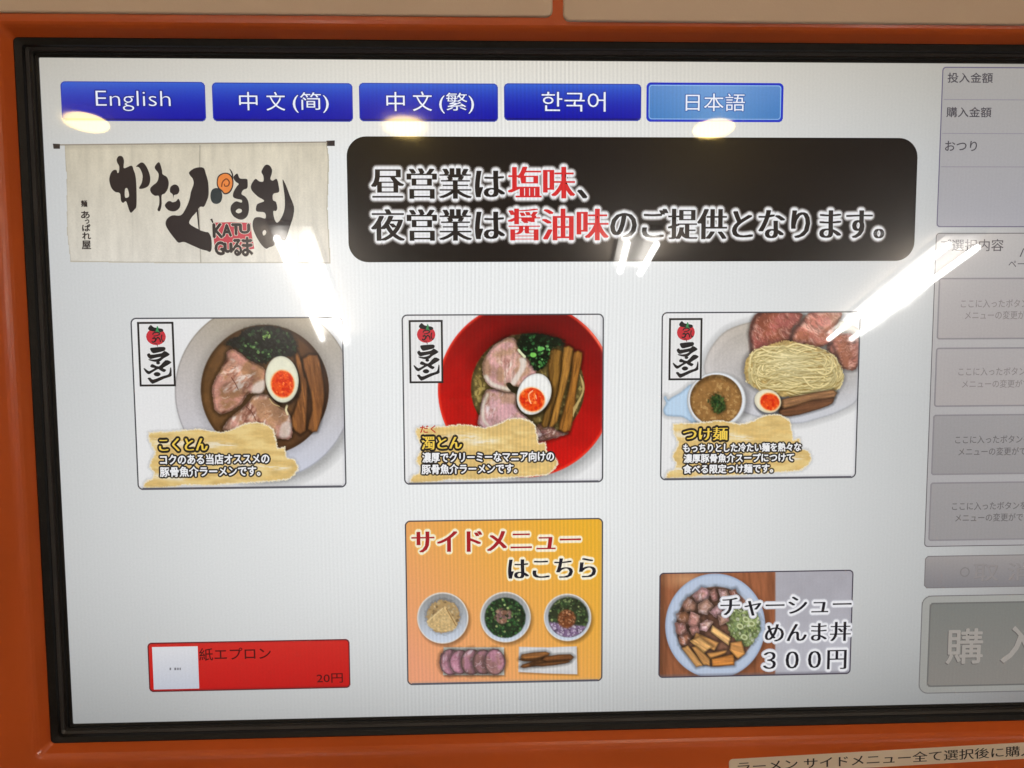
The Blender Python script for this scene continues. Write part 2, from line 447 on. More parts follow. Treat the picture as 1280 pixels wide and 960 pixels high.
def tube(name, a, b, r, mat, parent, n=12):
    a, b = Vector(a), Vector(b); d = (b - a).normalized(); u = d.cross(Vector((0, 0, 1))).normalized(); w = u.cross(d)
    v = []; f = []
    for e in (a, b):
        for k in range(n): t = 2 * math.pi * k / n; v.append(e + r * (u * math.cos(t) + w * math.sin(t)))
    for k in range(n): j = (k + 1) % n; f.append((k, j, n + j, n + k))
    f += [tuple(range(n))[::-1], tuple(range(n, 2 * n))]
    return mesh(name, v, f, mat, parent, True)
for lab, pairs in (
        ('twin tube ceiling light mirrored beside the cloth picture', (((346, 298), (403, 424)), ((380, 300), (432, 427)))),
        ('short twin tube ceiling light mirrored at the dark banner edge', (((784, 304), (775, 339)), ((821, 305), (800, 342)))),
        ('twin tube ceiling light mirrored as long streaks at the right', (((1186, 306), (1036, 424)), ((1222, 309), (1064, 424))))):
    zt = CEIL - .06
    pts = [[mirror_hit(*q, zt) for q in pr] for pr in pairs]
    c = sum((p for pr in pts for p in pr), Vector()) / 4; c.z = CEIL
    t = thing('fluorescent_light', lab, 'ceiling light', Matrix.Translation(c), 'twin tube lights on the ceiling')
    for pr in pts: tube('tube', pr[0] - c, pr[1] - c, .0145, m_tube, t)
    d = (pts[0][1] - pts[0][0]); d.z = 0; d.normalize(); L = max((p - c).to_2d().dot(d.to_2d()) for pr in pts for p in pr) + .03
    s = Vector((-d.y, d.x, 0)); w = .10; v = []
    for zz, ww in ((0, w), (-.022, w * .9)):
        for a, b in ((-L, -1), (L, -1), (L, 1), (-L, 1)): v.append(d * a + s * b * ww + Vector((0, 0, zz)))
    mesh('batten', v, [(0, 1, 2, 3), (7, 6, 5, 4), (0, 4, 5, 1), (1, 5, 6, 2), (2, 6, 7, 3), (3, 7, 4, 0)], m_white, t)

# ------------------------------------------------------------------ ticket machine body
machine = thing('ticket_machine', 'orange ticket vending machine cabinet around the large screen', 'ticket machine', FACE)
HB = .0055                                   # height of the black surround above the glass
bx0, by1 = P(10, 45, HB)[:2]; bl = P(66, 935, HB); bx0 = (bx0 + bl[0]) / 2
by0 = (bl[1] + P(1280, 898, HB)[1]) / 2; by1 = (by1 + P(1280, 55, HB)[1]) / 2
bx1 = P(1400, 480, HB)[0]
# glass area
gx0 = (P(45, 72)[0] + P(95, 905)[0]) / 2; gy1 = (P(45, 72)[1] + P(1280, 80)[1]) / 2; gy0 = (P(95, 905)[1] + P(1280, 877)[1]) / 2
gx1 = P(1368, 480)[0]
def frame(name, rings, mat, parent):         # rings: list of (x0,y0,x1,y1,z,radius)
    v = []; f = []; n = None
    for x0, y0, x1, y1, z, r in rings:
        l = rrect(x0, y0, x1, y1, r, 5); n = len(l); v += [(a, b, z) for a, b in l]
    for k in range(len(rings) - 1):
        for i in range(n): j = (i + 1) % n; f.append((k * n + i, k * n + j, (k + 1) * n + j, (k + 1) * n + i))
    return mesh(name, v, f, mat, parent)
def grow(r, d, z, rad): return (r[0] - d, r[1] - d, r[2] + d, r[3] + d, z, rad)
B = (bx0, by0, bx1, by1)
slope = [grow(B, d, z, .0015 + d * .3) for d, z in ((-.0004, -.004), (0, HB - .0008), (.0022, HB + .0020), (.0030, HB + .0027), (.0038, HB + .0031), (.0048, HB + .0033), (.0060, HB + .0034))]
fr = frame('screen_surround', slope, m_orange, machine)
# outer orange face: flat plate from the surround out to the cabinet edge, with rounded cabinet corners
top_y = P(600, 19, HB + .003)[1]
ZF = HB + .0034
CX0, CX1, CY0, CY1 = P(-150, 480)[0], P(1560, 480)[0], P(640, 1180)[1], P(640, -330)[1]
S6 = grow(B, .0060, ZF, .0015 + .006 * .3)
frame('front_plate', [S6, (CX0, CY0, CX1, CY1, ZF, .006), (CX0 - .004, CY0 - .004, CX1 + .004, CY1 + .004, ZF - .004, .010),
                      (CX0 - .004, CY0 - .004, CX1 + .004, CY1 + .004, -.16, .010)], m_orange, machine)
box('cabinet_back', CX0 - .003, CY0 - .003, -.165, CX1 + .003, CY1 + .003, -.158, m_orange, machine)
# cream panels above, standing 1.2 mm proud with softened edges
def plate(name, x0, y0, x1, y1, z0, z1, rad, mat, parent, bev=.0006):
    rings = [(x0, y0, x1, y1, z0, rad), (x0, y0, x1, y1, z1 - bev, rad), (x0 + bev * .4, y0 + bev * .4, x1 - bev * .4, y1 - bev * .4, z1 - bev * .3, rad), (x0 + bev, y0 + bev, x1 - bev, y1 - bev, z1, rad)]
    v = []; f = []
    for a, b, c, d, z, r in rings:
        l = rrect(a, b, c, d, r, 5); n = len(l); v += [(p, q, z) for p, q in l]
    for k in range(3):
        for i in range(n): j = (i + 1) % n; f.append((k * n + i, k * n + j, (k + 1) * n + j, (k + 1) * n + i))
    f.append(tuple(range(3 * n, 4 * n)))
    return mesh(name, v, f, mat, parent)
zp = ZF + .0009
a = P(-120, 16, zp); b = P(691, 19, zp)
plate('front_panel', a[0], (a[1] + b[1]) / 2, b[0], CY1 - .006, ZF - .001, zp, .0022, m_cream, machine)['label'] = 'left cream panel above the screen'
a = P(704, 26, zp); b = P(1530, 28, zp)
plate('front_panel', a[0], a[1], b[0], CY1 - .006, ZF - .001, zp, .0022, m_cream, machine)['label'] = 'right cream panel above the screen'

# ------------------------------------------------------------------ sticker
sx0, sy1, _ = P(911, 949, ZF); RS = math.radians(1.9)
stm = FACE @ Matrix.Translation((sx0, sy1, ZF)) @ Matrix.Rotation(RS, 4, 'Z')
st = thing('instruction_sticker', 'pale sticker with black Japanese writing on the orange rim', 'sticker', stm)
plate('film', 0, -.0062, .150, 0, -.0001, .00012, .0014, m_sticker, st, .00004)
v, t = glyphs('ラーメン サイドメニュー全て選択後に購入ボタン')
lo, hi = v.min(0), v.max(0); sc = (.1260) / (hi[0] - lo[0])
q = (v - lo) * (sc, .0040 / (hi[1] - lo[1])) + (.0032, -.0051)
vv_ = []; tt = []
for k, d in enumerate((-.00006, .00006)):
    vv_ += [(p[0] + d, p[1], .00016 + k * 2e-6) for p in q]; tt += [tuple(int(i) + k * len(q) for i in r) for r in t]
mesh('lettering', vv_, tt, m_ink, st)

# ------------------------------------------------------------------ touch screen
screen = thing('touch_screen', 'lit touch screen menu with black stepped surround', 'touch screen', FACE)
G = (gx0, gy0, gx1, gy1)
def mixr(t, z, r): return tuple(g * (1 - t) + b_ * t for g, b_ in zip(G, B)) + (z, r)
frame('bezel', [mixr(0, -.0006, .0004), mixr(.0, .0004, .0004), mixr(.16, .0006, .0006), mixr(.20, .0014, .0006), mixr(.34, .0016, .0008)], m_bezel, screen)
frame('inner_gasket', [mixr(.34, .0010, .0008), mixr(.35, .0022, .0008), mixr(.49, .0030, .0010), mixr(.51, .0028, .0010)], m_bezel2, screen)
frame('outer_bezel', [mixr(.51, .0020, .0010), mixr(.52, .0038, .0010), mixr(.57, .0043, .0012), mixr(.93, .0048, .0014), mixr(1.0, .0046, .0015), mixr(1.03, .0020, .0015)], m_bezel, screen)

# plain page of the display
cv = Canvas(None, 6., rect=(gx0 - .0002, gy0 - .0002, gx1 + .0002, gy1 + .0002))
cv.c[:] = A(229, 231, 231)
k = np.clip((cv.x - 1150) / 160, 0, 1)[..., None]
cv.c = cv.c * (1 - k) + A(222, 220, 220) * k
k = np.clip((200 - cv.y) / 150, 0, 1)[..., None] * .8
cv.c = cv.c * (1 - k) + A(228, 221, 206) * k
page = cv.build('display_panel', screen, 0.0, even=False); page['label'] = 'plain light grey page of the display'

# language buttons
def lang(q, writing, label, selected=False):
    b = part('language_button', screen, label)
    c = Canvas(q, .9)
    w = c.w[..., None]
    if selected:
        c.c = A(92, 140, 205) * (1 - w) + A(62, 122, 190) * w
        c.c = c.c + (np.exp(-((c.u - .5) / .35) ** 2)[..., None]) * A(25, 22, 14)
    else:
        c.c = A(58, 102, 210) * (1 - w) ** 1.5 + A(14, 18, 164) * (1 - (1 - w) ** 1.5)
        c.c = np.where(w > .93, A(16, 14, 120), c.c)
    c.build('button_face', b, Z1, 6)
    i = Ink()
    if selected:
        border(i, c.r, 6, 2.6, Z2, (28, 48, 196))
        r = c.r; e = 3.0 * PX; border(i, (r[0] + e, r[1] + e, r[2] - e, r[3] - e), 4, .9, Z3, (150, 190, 240))
    else: border(i, c.r, 6, 1.1, Z2, (44, 62, 170))
    i.build('button_border', b)
    i = Ink()
    for s, bx in writing: text(i, s, bx, (240, 244, 255), Z4, rings=[(1.1, (26, 40, 140) if not selected else (50, 96, 170))], thin=.013 if s == 'English' else 0)
    i.build('lettering', b)
lang([(75, 101), (257, 103), (257, 152), (78, 151)], [('English', (119.6, 113.4, 213.8, 139.2))], 'blue language button reading English')
lang([(265, 103), (441, 104), (441, 152), (266, 152)], [('中', (299, 115, 322, 138)), ('文', (333, 115, 356.5, 138.5)), ('(简)', (366, 115.5, 411, 141))], 'blue language button for simplified Chinese')
lang([(449, 104), (623, 104), (622, 152), (449, 152)], [('中', (483, 115, 506, 139)), ('文', (516, 114.4, 540, 139)), ('(繁)', (549, 116, 592.5, 142))], 'blue language button for traditional Chinese')
lang([(630, 104), (802, 105), (801, 151), (630, 151)], [('한국어', (677, 115, 757, 139.5))], 'blue language button in Korean')
lang([(808, 103), (979, 104), (979, 153), (808, 152)], [('日本語', (857, 117, 931, 139))], 'light blue selected language button in Japanese', True)

# banner
ban = part('notice_banner', screen, 'black rounded banner with two lines of notice')
r = rect_of([(433, 172), (1146, 171), (1144, 325), (436, 329)])
i = Ink(); i.poly(rrect(*r, 24 * PX, 10), Z1, (22, 18, 17)); border(i, r, 24, 1.2, Z2, (12, 10, 10)); i.build('banner_face', ban)
BK, RD = (34, 29, 29), (214, 44, 46)
def halo(*w):
    return [(6.0, (52, 47, 45)), (5.2, (98, 92, 90)), (4.4, (150, 146, 144)), (3.5, (200, 198, 197)), (2.6, (236, 236, 238))]
i = Ink()
L1, L2 = Z3, Z3 + 6e-4 * .6
lines = (('昼営業は', (465, 210, 630, 249), BK), ('塩味', (636, 208, 717.7, 248.6), RD), ('、', (722.5, 236.5, 733, 249), BK),
         ('夜営業は', (465, 261, 630, 301.5), BK), ('醤油味', (636, 260.5, 759.6, 301), RD), ('のご提供となります。', (764, 260.5, 1104, 299.5), BK))
# the soft white glow of every word first, then the words
hs = halo()
for lv, (rr, cc) in enumerate(hs):
    for s, bx, c in lines:
        v, t = glyphs(s); lo, hi = v.min(0), v.max(0); a_ = P(bx[0], bx[3]); b_ = P(bx[2], bx[1])
        q = (v - lo) * ((b_[0] - a_[0]) / (hi[0] - lo[0]), (b_[1] - a_[1]) / (hi[1] - lo[1])) + (a_[0], a_[1])
        n = 16
        for k in range(n):
            an = 2 * math.pi * k / n
            i.add(q + (rr * PX * math.cos(an), rr * PX * math.sin(an)), Z3 + lv * 3e-5 + k * 1.5e-6, t, cc)
        if lv == len(hs) - 1:
            for k in range(8):
                an = 2 * math.pi * k / 8
                i.add(q + (rr * .5 * PX * math.cos(an), rr * .5 * PX * math.sin(an)), Z3 + lv * 3e-5 + (k + 16) * 1.5e-6, t, cc)
i.build('white_glow', ban)
i = Ink()
for s, bx, c in lines: text(i, s, bx, c, Z3 + 2.2e-4, serif=1.85)
i.build('lettering', ban)

# cloth picture with brush writing
nor = part('cloth_picture', screen, 'picture of a cream cloth with black brush writing')
z4 = zoomer(60, 170, 5.647); z5 = zoomer(200, 180, 6.0)
cv = Canvas([(68, 173), (420, 172), (416, 334), (74, 334)], .8)
cloth = [(80, 180), (140, 180), (230, 179.4), (300, 178.8), (408, 176.6), (411, 200), (409, 260), (413, 329), (350, 328.5), (252, 329), (160, 328), (88, 327), (83.5, 290), (83, 220)]
m = cv.poly(cloth, 1.2, False)
kk = cv.w[..., None]
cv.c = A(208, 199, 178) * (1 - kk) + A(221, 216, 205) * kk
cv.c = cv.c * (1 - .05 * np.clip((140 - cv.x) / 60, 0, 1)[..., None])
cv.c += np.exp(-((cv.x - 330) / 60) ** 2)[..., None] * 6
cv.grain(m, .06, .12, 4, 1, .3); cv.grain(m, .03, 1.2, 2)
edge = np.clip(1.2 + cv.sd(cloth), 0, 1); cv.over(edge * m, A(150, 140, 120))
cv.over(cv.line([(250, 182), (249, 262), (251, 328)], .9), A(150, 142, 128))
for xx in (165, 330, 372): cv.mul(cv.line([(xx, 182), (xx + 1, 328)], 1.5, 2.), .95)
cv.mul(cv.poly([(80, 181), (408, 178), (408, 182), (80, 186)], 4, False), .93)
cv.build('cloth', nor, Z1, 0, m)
i = Ink()
i.poly(flat([(66, 179.5), (75, 180), (75, 186), (67, 186)]), Z1, (52, 46, 48)); i.poly(flat([(408, 176), (418.5, 175.5), (418.5, 182.5), (408, 182.5)]), Z1, (52, 46, 48))
i.poly(flat([(75, 180.3), (408, 176.8), (408, 178.4), (75, 182)]), Z1 + 1e-6, (150, 142, 130))
i.build('rod', nor)
INKC = (46, 39, 40)
i = Ink()
def brush(zf, pts, holes=(), col=INKC, z=Z2):
    i.poly(flat(smooth_loop(zf(pts), 4)), z, col, [flat(smooth_loop(zf(h), 4)) for h in holes])
brush(z4, [(485,165),(500,142),(525,145),(537,175),(535,225),(560,220),(583,210),(597,215),(605,240),(618,280),(625,360),(625,490),(610,520),(585,542),(570,515),(555,468),(545,462),(530,472),(515,455),(508,405),(475,395),(450,370),(437,335),(433,300),(445,260),(465,240),(485,242),(490,260),(500,255),(503,215),(490,190)],
      [[(545,374),(558,368),(568,390),(572,425),(556,436),(545,432),(542,405)]])
brush(z4, [(622,215),(655,188),(680,195),(705,235),(722,290),(718,335),(700,360),(665,373),(643,368),(662,330),(668,280),(655,240),(640,220)])
brush(z4, [(755,215),(775,188),(790,192),(805,240),(810,270),(840,290),(853,330),(845,375),(825,405),(803,420),(803,480),(795,520),(785,532),(773,520),(785,480),(783,425),(755,422),(728,400),(722,370),(745,345),(765,330),(778,305),(780,265),(758,235)])
brush(z4, [(865,360),(895,342),(920,355),(928,385),(915,410),(890,418),(885,440),(880,412),(862,395)])
brush(z4, [(825,490),(845,463),(865,460),(880,468),(905,460),(920,443),(935,470),(930,505),(905,528),(875,532),(845,520)])
brush(z5, [(220,210),(265,180),(325,178),(345,225),(362,290),(365,380),(350,430),(330,470),(300,472),(270,515),(235,555),(222,598),(290,640),(310,650),(345,660),(365,665),(385,705),(388,780),(375,810),(350,800),(310,790),(240,760),(180,735),(140,740),(110,710),(65,650),(42,600),(55,560),(95,535),(155,535),(190,490),(220,420),(232,360),(252,300),(245,260),(225,235)])
i.poly(flat(z5([(274, 500), (288, 490), (298, 648), (290, 645)])), Z2 + 2e-6, INKC)
brush(z5, [(378,390),(390,345),(423,330),(455,345),(468,390),(455,435),(423,450),(390,435)], col=(48, 56, 58))
brush(z5, [(425,292),(436,240),(480,216),(524,224),(550,266),(548,322),(524,366),(484,378),(460,354),(434,330)], z=Z2)
brush(z5, [(433,291),(443,247),(481,224),(519,232),(541,270),(539,319),(517,357),(486,368),(468,348),(442,324)], col=(232, 136, 66), z=Z2 + 4e-6)
def strokes(zf, pts, w, col, z):
    p = smooth_loop(zf(pts), 5, False); x, y = Pn(p[:, 0], p[:, 1]); c = np.column_stack([x, y]); d = np.gradient(c, axis=0); nrm = np.column_stack([-d[:, 1], d[:, 0]]); nrm /= np.linalg.norm(nrm, axis=1)[:, None] + 1e-12
    n = len(c); ww = np.interp(np.linspace(0, 1, n), np.linspace(0, 1, len(w)), w)[:, None] * PX / 2
    t = []
    for k in range(n - 1): t += [(k, k + 1, n + k + 1), (k, n + k + 1, n + k)]
    i.add(np.vstack([c + nrm * ww, c - nrm * ww]), z, t, col)
strokes(z5, [(462,322),(470,285),(498,262),(520,285),(512,312),(488,316),(482,298)], [1.4, 1.6, 1.2], (120, 58, 34), Z2 + 6e-6)
brush(z5, [(520,185),(540,205),(550,240),(545,290),(535,270),(538,230)])
brush(z5, [(552,245),(580,222),(600,258),(650,262),(658,285),(655,330),(625,345),(612,375),(640,395),(662,430),(668,490),(655,540),(625,565),(590,565),(550,540),(530,500),(535,460),(570,430),(610,440),(612,420),(570,410),(548,395),(552,360),(575,320),(590,300),(570,285),(555,265)],
      [[(570,500),(590,485),(612,492),(612,510),(590,520),(572,512)]])
brush(z5, [(765,195),(790,158),(820,160),(840,190),(838,225),(828,260),(845,275),(875,262),(890,310),(892,360),(850,375),(848,420),(870,435),(880,480),(870,502),(850,505),(858,560),(880,590),(915,545),(935,480),(935,400),(925,320),(920,265),(945,310),(975,390),(1005,470),(1000,540),(975,620),(950,700),(935,725),(900,715),(875,712),(855,760),(820,775),(795,785),(760,755),(720,690),(695,620),(705,560),(745,548),(790,558),(785,515),(725,505),(722,470),(735,448),(780,430),(770,415),(735,395),(690,350),(683,310),(715,262),(745,280),(775,280),(775,240),(762,215)],
      [[(770,660),(785,645),(797,660),(790,680),(775,685)]])
i.build('brush_lettering', nor)
i = Ink()
i.poly(flat(z5([(400,590),(540,586),(680,592),(684,640),(692,700),(708,785),(640,800),(600,790),(560,806),(412,796),(402,700)])), Z2, (196, 62, 76))
CR = (214, 205, 190)
for s, bx in (('K', (400,600,470,700)), ('A', (470,605,535,690)), ('T', (540,600,600,680)), ('U', (598,602,672,668)),
              ('G', (415,735,480,830)), ('u', (482,745,540,812)), ('る', (545,715,610,835)), ('ま', (618,700,692,838))):
    (x0, y0), (x1, y1) = z5([bx[:2], bx[2:]])
    text(i, s, (x0, y0, x1, y1), INKC, Z3, rings=[(1.5, CR)], offset=.95)
strokes(z5, [(384, 562), (396, 590), (405, 640)], [3, 1.6, 1], INKC, Z2 + 5e-6)
i.build('red_stamp', nor)
i = Ink()
for s, bx in (('麺', (101.5, 250.5, 109, 258.5)), ('あ', (101.5, 264, 112, 273)), ('っ', (106.5, 274.5, 111.5, 279.5)), ('ぱ', (103, 280.5, 113, 289)), ('れ', (103, 290.5, 113.5, 299)), ('屋', (102.5, 301, 113.5, 311.5))):
    text(i, s, bx, INKC, Z2, offset=.3)
i.build('small_vertical_lettering', nor)

# ------------------------------------------------------------------ menu buttons with pictures
def logo(parent, q):
    """framed emblem; q = photo corners TL TR BR BL of its frame"""
    q = [np.array(c, float) for c in q]
    def zf(pts):
        out = []
        for X, Y in pts:
            u, w = (X - 93) / 375., (Y - 88) / 687.
            out.append(tuple((q[0] * (1 - u) + q[1] * u) * (1 - w) + (q[3] * (1 - u) + q[2] * u) * w))
        return out
    global i
    r = rect_of(q); i = Ink()
    w = 2.5 * PX
    i.poly(rrect(r[0] + w, r[1] + w, r[2] - w, r[3] - w, 1e-5, 1), Z3, (230, 229, 228)); border(i, r, .3, 2.5, Z3 + 2e-6, (36, 34, 34))
    K = (38, 36, 36); z = Z3 + 8e-6
    th = [2 * math.pi * k / 20 for k in range(20)]
    def pl(pts, col, dz=0, sm=True):
        f_ = flat(smooth_loop(zf(pts), 3) if sm else zf(pts)); o_ = .38 * PX if col == K else 0
        for n_, (ax, ay) in enumerate(((0, 0), (1, 0), (-1, 0), (0, 1), (0, -1)) if o_ else ((0, 0),)):
            i.poly([(p[0] + ax * o_, p[1] + ay * o_) for p in f_], z + dz + n_ * 3e-7, col)
    pl([(283 + 101 * math.cos(a), 246 + 90 * math.sin(a)) for a in th], (200, 52, 62), 0, False)
    pl([(208,158),(235,124),(268,150),(350,166),(352,190),(310,196),(260,186),(225,178)], K, 2e-6)
    pl([(276,205),(288,170),(298,132),(312,150),(310,180),(330,205),(300,196)], (58, 140, 84), 4e-6)
    strokes(zf, [(250,225),(262,205),(300,200),(322,215),(300,232),(258,240)], [1.6, 1.8, 1.2], (60, 44, 44), z + 6e-6)
    strokes(zf, [(245,268),(268,258),(278,285),(252,305),(238,292)], [1.8, 2, 1.4], K, z + 7e-6)
    strokes(zf, [(280,282),(300,255),(322,275),(325,305)], [1.4, 1.8, 1.2], K, z + 8e-6)
    strokes(zf, [(345,225),(338,262),(352,300),(368,285)], [1.6, 1.4, 1.2], (70, 40, 42), z + 9e-6)
    strokes(zf, [(262,322),(284,318),(296,352)], [1.4, 1.2, .8], (120, 46, 50), z + 1e-5)
    pl([(220,372),(240,365),(360,358),(370,385),(350,398),(265,418),(240,415),(225,392)], K)
    pl([(188,432),(210,425),(225,440),(330,425),(365,402),(412,432),(395,450),(350,475),(315,505),(285,512),(235,505),(195,488),(250,492),(300,482),(330,458),(260,470),(215,480),(190,455)], K)
    pl([(293 + 18 * math.cos(a), 525 + 13 * math.sin(a)) for a in th], K, 0, False)
    pl([(215,555),(235,540),(300,565),(370,500),(425,515),(410,535),(350,570),(340,585),(370,600),(350,620),(310,600),(290,588),(240,615),(195,642),(165,625),(143,580),(185,610),(205,612),(260,580),(220,570)], K)
    pl([(278 + 33 * math.cos(a), 645 + 20 * math.sin(a)) for a in th], K, 0, False)
    pl([(180,688),(205,685),(235,705),(330,670),(400,645),(420,575),(426,600),(425,640),(420,665),(350,690),(240,740),(215,738),(190,705)], K)
    return i.build('emblem', parent)

T1 = [(162, 396), (430, 397), (432, 608), (173, 614)]
T2 = [(501, 394), (755, 391), (754, 602), (506, 607)]
T3 = [(827, 390), (1077, 389), (1069, 597), (825, 601)]
def tile_base(q, step=.8):
    c = Canvas(q, step); c.c[:] = A(232, 232, 232)
    return c
def edge_shade(c):           # the printed bevel round a button picture
    x0, y0, x1, y1 = c.r; w = c.w; dy = (y1 - y0) / PX
    c.over(np.clip((w - 1 + 6 / dy) / (6 / dy), 0, 1) * .5, A(150, 150, 160))
    dxp = (x1 - x0) / PX
    c.over(np.clip((c.u - 1 + 5 / dxp) / (5 / dxp), 0, 1) * .35, A(150, 150, 165))
def tile_border(parent, c):
    i_ = Ink(); border(i_, c.r, 7, 1.7, Z2, (74, 74, 80)); x0, y0, x1, y1 = c.r
    i_.poly([(x0 + 6 * PX, y0), (x1 - 6 * PX, y0), (x1 - 6 * PX, y0 + 2.8 * PX), (x0 + 6 * PX, y0 + 2.8 * PX)], Z2 + 2e-6, (92, 92, 100)); i_.build('button_border', parent)
R1 = rect_of(T1)
ztp = zoomer(180, 520, 4.923)
TORN = ztp([(30,100),(130,95),(250,85),(350,78),(470,98),(560,75),(620,45),(700,38),(760,55),(800,85),(805,120),(820,165),(825,198),(868,190),(880,255),(920,262),(950,310),(945,340),(900,385),(850,398),(700,410),(550,418),(400,430),(250,425),(190,438),(60,447),(-5,440),(15,395),(50,385),(60,345),(30,310),(55,250),(65,215),(34,160)])
def torn(c):
    """the torn tan paper behind a caption, placed the same way in every button"""
    k_ = np.clip((np.abs(c.c - 232).sum(-1) - 60) / 60, 0, 1)[..., None]; c.c = c.c * (1 - k_) + (124 + (c.c - 128) * 1.16) * k_
    c.grain(np.clip((np.abs(c.c - 232).sum(-1) - 60) / 60, 0, 1), .045, .8, 2)
    X, Y = Pn([p[0] for p in TORN], [p[1] for p in TORN])
    u = (X - R1[0]) / (R1[2] - R1[0]); w = (R1[3] - Y) / (R1[3] - R1[1])
    x0, y0, x1, y1 = c.r; X = x0 + u * (x1 - x0); Y = y1 - w * (y1 - y0)
    px, py = invP(X, Y); pts = np.column_stack([px, py])
    d = c.sd(smooth_loop(pts, 2)); d = d + (fbm(c.x * .7, c.y * .7, 3) - .5) * 3.2
    m = np.clip(.5 - d, 0, 1)
    c.mul(np.clip(.5 - (d - 2) / 3, 0, 1), .9)
    c.over(m, A(236, 224, 196)); m2 = np.clip(.5 - (d + 1.5), 0, 1)
    c.over(m2, A(219, 186, 118)); c.grain(m2, .10, .18, 4, .5, 1.6); c.tint(m2, A(232, 205, 140), .08, .5, .75, 5, 0, .5, 2)
    # dry pale brush streaks across the paper
    X0 = px.min(); Wd = px.max() - X0; Y0 = py.min(); H = py.max() - Y0
    for a, b, yy, ww, s in ((.02, .5, .33, 4.5, 1), (.0, .3, .83, 3.5, 2), (.5, .97, .66, 2.6, 3), (.38, .62, .36, 3, 4)):
        n = fbm(c.x * .09 + s * 9, c.y * .6 + s, 4)
        g = np.exp(-((c.y - Y0 - H * (yy + .03 * np.sin(c.x * .05 + s))) / ww) ** 2)
        g = g * np.clip((c.x - X0 - Wd * a) / 12, 0, 1) * np.clip((X0 + Wd * b - c.x) / 12, 0, 1)
        c.over(m2 * g * np.clip((n - .38) / .15, 0, 1) * .85, A(236, 228, 208))
def captions(parent, title, rows, extra=()):
    i_ = Ink()
    for s, bx in title: text(i_, s, bx, (240, 204, 84), Z3, rings=[(2.9, (34, 30, 28))], serif=.75)
    for s, bx in rows: text(i_, s, bx, (238, 238, 240), Z3, rings=[(2.4, (30, 28, 32))], offset=.42)
    for s, bx, c in extra: text(i_, s, bx, c, Z3, offset=.25)
    i_.build('caption', parent)
def egg(c, cx, cy, rx, ry, rot, yx, yy, yr, yq, white=(232, 230, 206)):
    c.mul(c.ell(cx + 1, cy + 2.2, rx + 2, ry + 2, rot, 3), .55)
    m = c.ell(cx, cy, rx, ry, rot); c.over(m, A(*white) * .86); c.over(c.ell(cx - .3, cy - .5, rx - 1.4, ry - 1.4, rot, 3), A(*white)); c.grain(m, .03, .2)
    c.over(c.ell(yx, yy, yr + 1.3, yq + 1.3, rot, 2.6) * .8, A(236, 176, 104))
    y = c.ell(yx, yy, yr, yq, rot, 2.2); c.over(y, A(222, 88, 38)); c.tint(y, A(206, 58, 30), .3, .45, .6, 3); c.tint(y, A(244, 140, 76), .35, .58, .75, 8)
def meat(c, pts, col, z=0, fat=(214, 196, 184), dark=(128, 84, 70), seed=0, rot=0.5, edge=1., fib=38, sm=3):
    p = smooth_loop(pts, 3) if sm else pts; d = c.sd(p); d = d + (fbm(c.x * .35 + seed, c.y * .35, 3) - .5) * 2.0
    c.mul(np.clip(.5 - (d - 2.5) / 5, 0, 1), .62)
    m = np.clip(.5 - d, 0, 1); c.over(m, A(*col))
    c.grain(m, .20, .18, 5, 1.8, .5, rot)
    c.tint(m, A(*fat), .16, .50, .68, seed + 2, rot, 1.6, .5); c.tint(m, A(*dark), .12, .60, .78, seed + 11, rot, 1.4, .6)
    c.tint(m, np.clip(A(*col) * A(.93, .93, .84), 0, 255), .055, .46, .58, seed + 21); c.tint(m, np.clip(A(*col) * A(1.06, 1.03, 1.08), 0, 255), .06, .52, .66, seed + 41)
    c.grain(m, .20, .06, 2); c.grain(m, .06, .6, 2)
    rs_ = np.random.RandomState(seed * 3 + 1); idx = np.argwhere(d < -2.)
    for k in range(fib if len(idx) else 0):
        j, q = idx[rs_.randint(len(idx))]; x_, y_ = c.x[j, q], c.y[j, q]; a_ = rot + 1.57 + rs_.normal(0, .5); l_ = rs_.uniform(2, 7)
        pts_ = [(x_, y_), (x_ + l_ * .5 * math.cos(a_), y_ + l_ * .5 * math.sin(a_)), (x_ + l_ * math.cos(a_ + .4), y_ + l_ * math.sin(a_ + .4))]
        c.over(c.line(pts_, rs_.uniform(.4, 1.0), .9) * m * rs_.uniform(.25, .7), A(*fat) if rs_.rand() < .62 else A(*dark))
    c.mul(np.clip(.5 + (d + 2.2) / 2.4, 0, 1) * m * edge, .72)
    return m
def bamboo(c, pts, col, rot, seed=0, sm=2):
    p = smooth_loop(pts, 2) if sm else pts; d = c.sd(p); c.mul(np.clip(.5 - (d - 2) / 4, 0, 1), .6)
    m = np.clip(.5 - d, 0, 1); c.over(m, A(*col)); c.grain(m, .22, .5, 4, .12, 1.1, rot)
    c.tint(m, np.clip(A(*col) * A(1.2, 1.2, 1.14), 0, 255), .35, .52, .66, seed, rot, .1, 1); c.mul(np.clip(.5 + (d + 1.2) / 1.6, 0, 1) * m, .68)
    return m
def leaves(c, pts, dark, cols, n, seed, r=(.8, 2.2)):
    d = c.sd(smooth_loop(pts, 3)) + (fbm(c.x * .4, c.y * .4, 3) - .5) * 5
    c.mul(np.clip(.5 - (d - 2) / 4, 0, 1), .7)
    m = np.clip(.5 - d, 0, 1); c.over(m, A(*dark)); c.grain(m, .5, .35, 3)
    c.chips(m, cols, n, r[0], r[1], seed); c.grain(m, .25, .8, 2)
    return m
def bowl_wall(c, m, top, left, bottom):
    t = c.w[..., None]
    col = A(*top) * (1 - t) + A(*bottom) * t
    l = np.clip(1 - c.u * 1.6, 0, 1)[..., None] * (1 - abs(t - .5)); col = col * (1 - l * .6) + A(*left) * l * .6
    c.over(m, col)

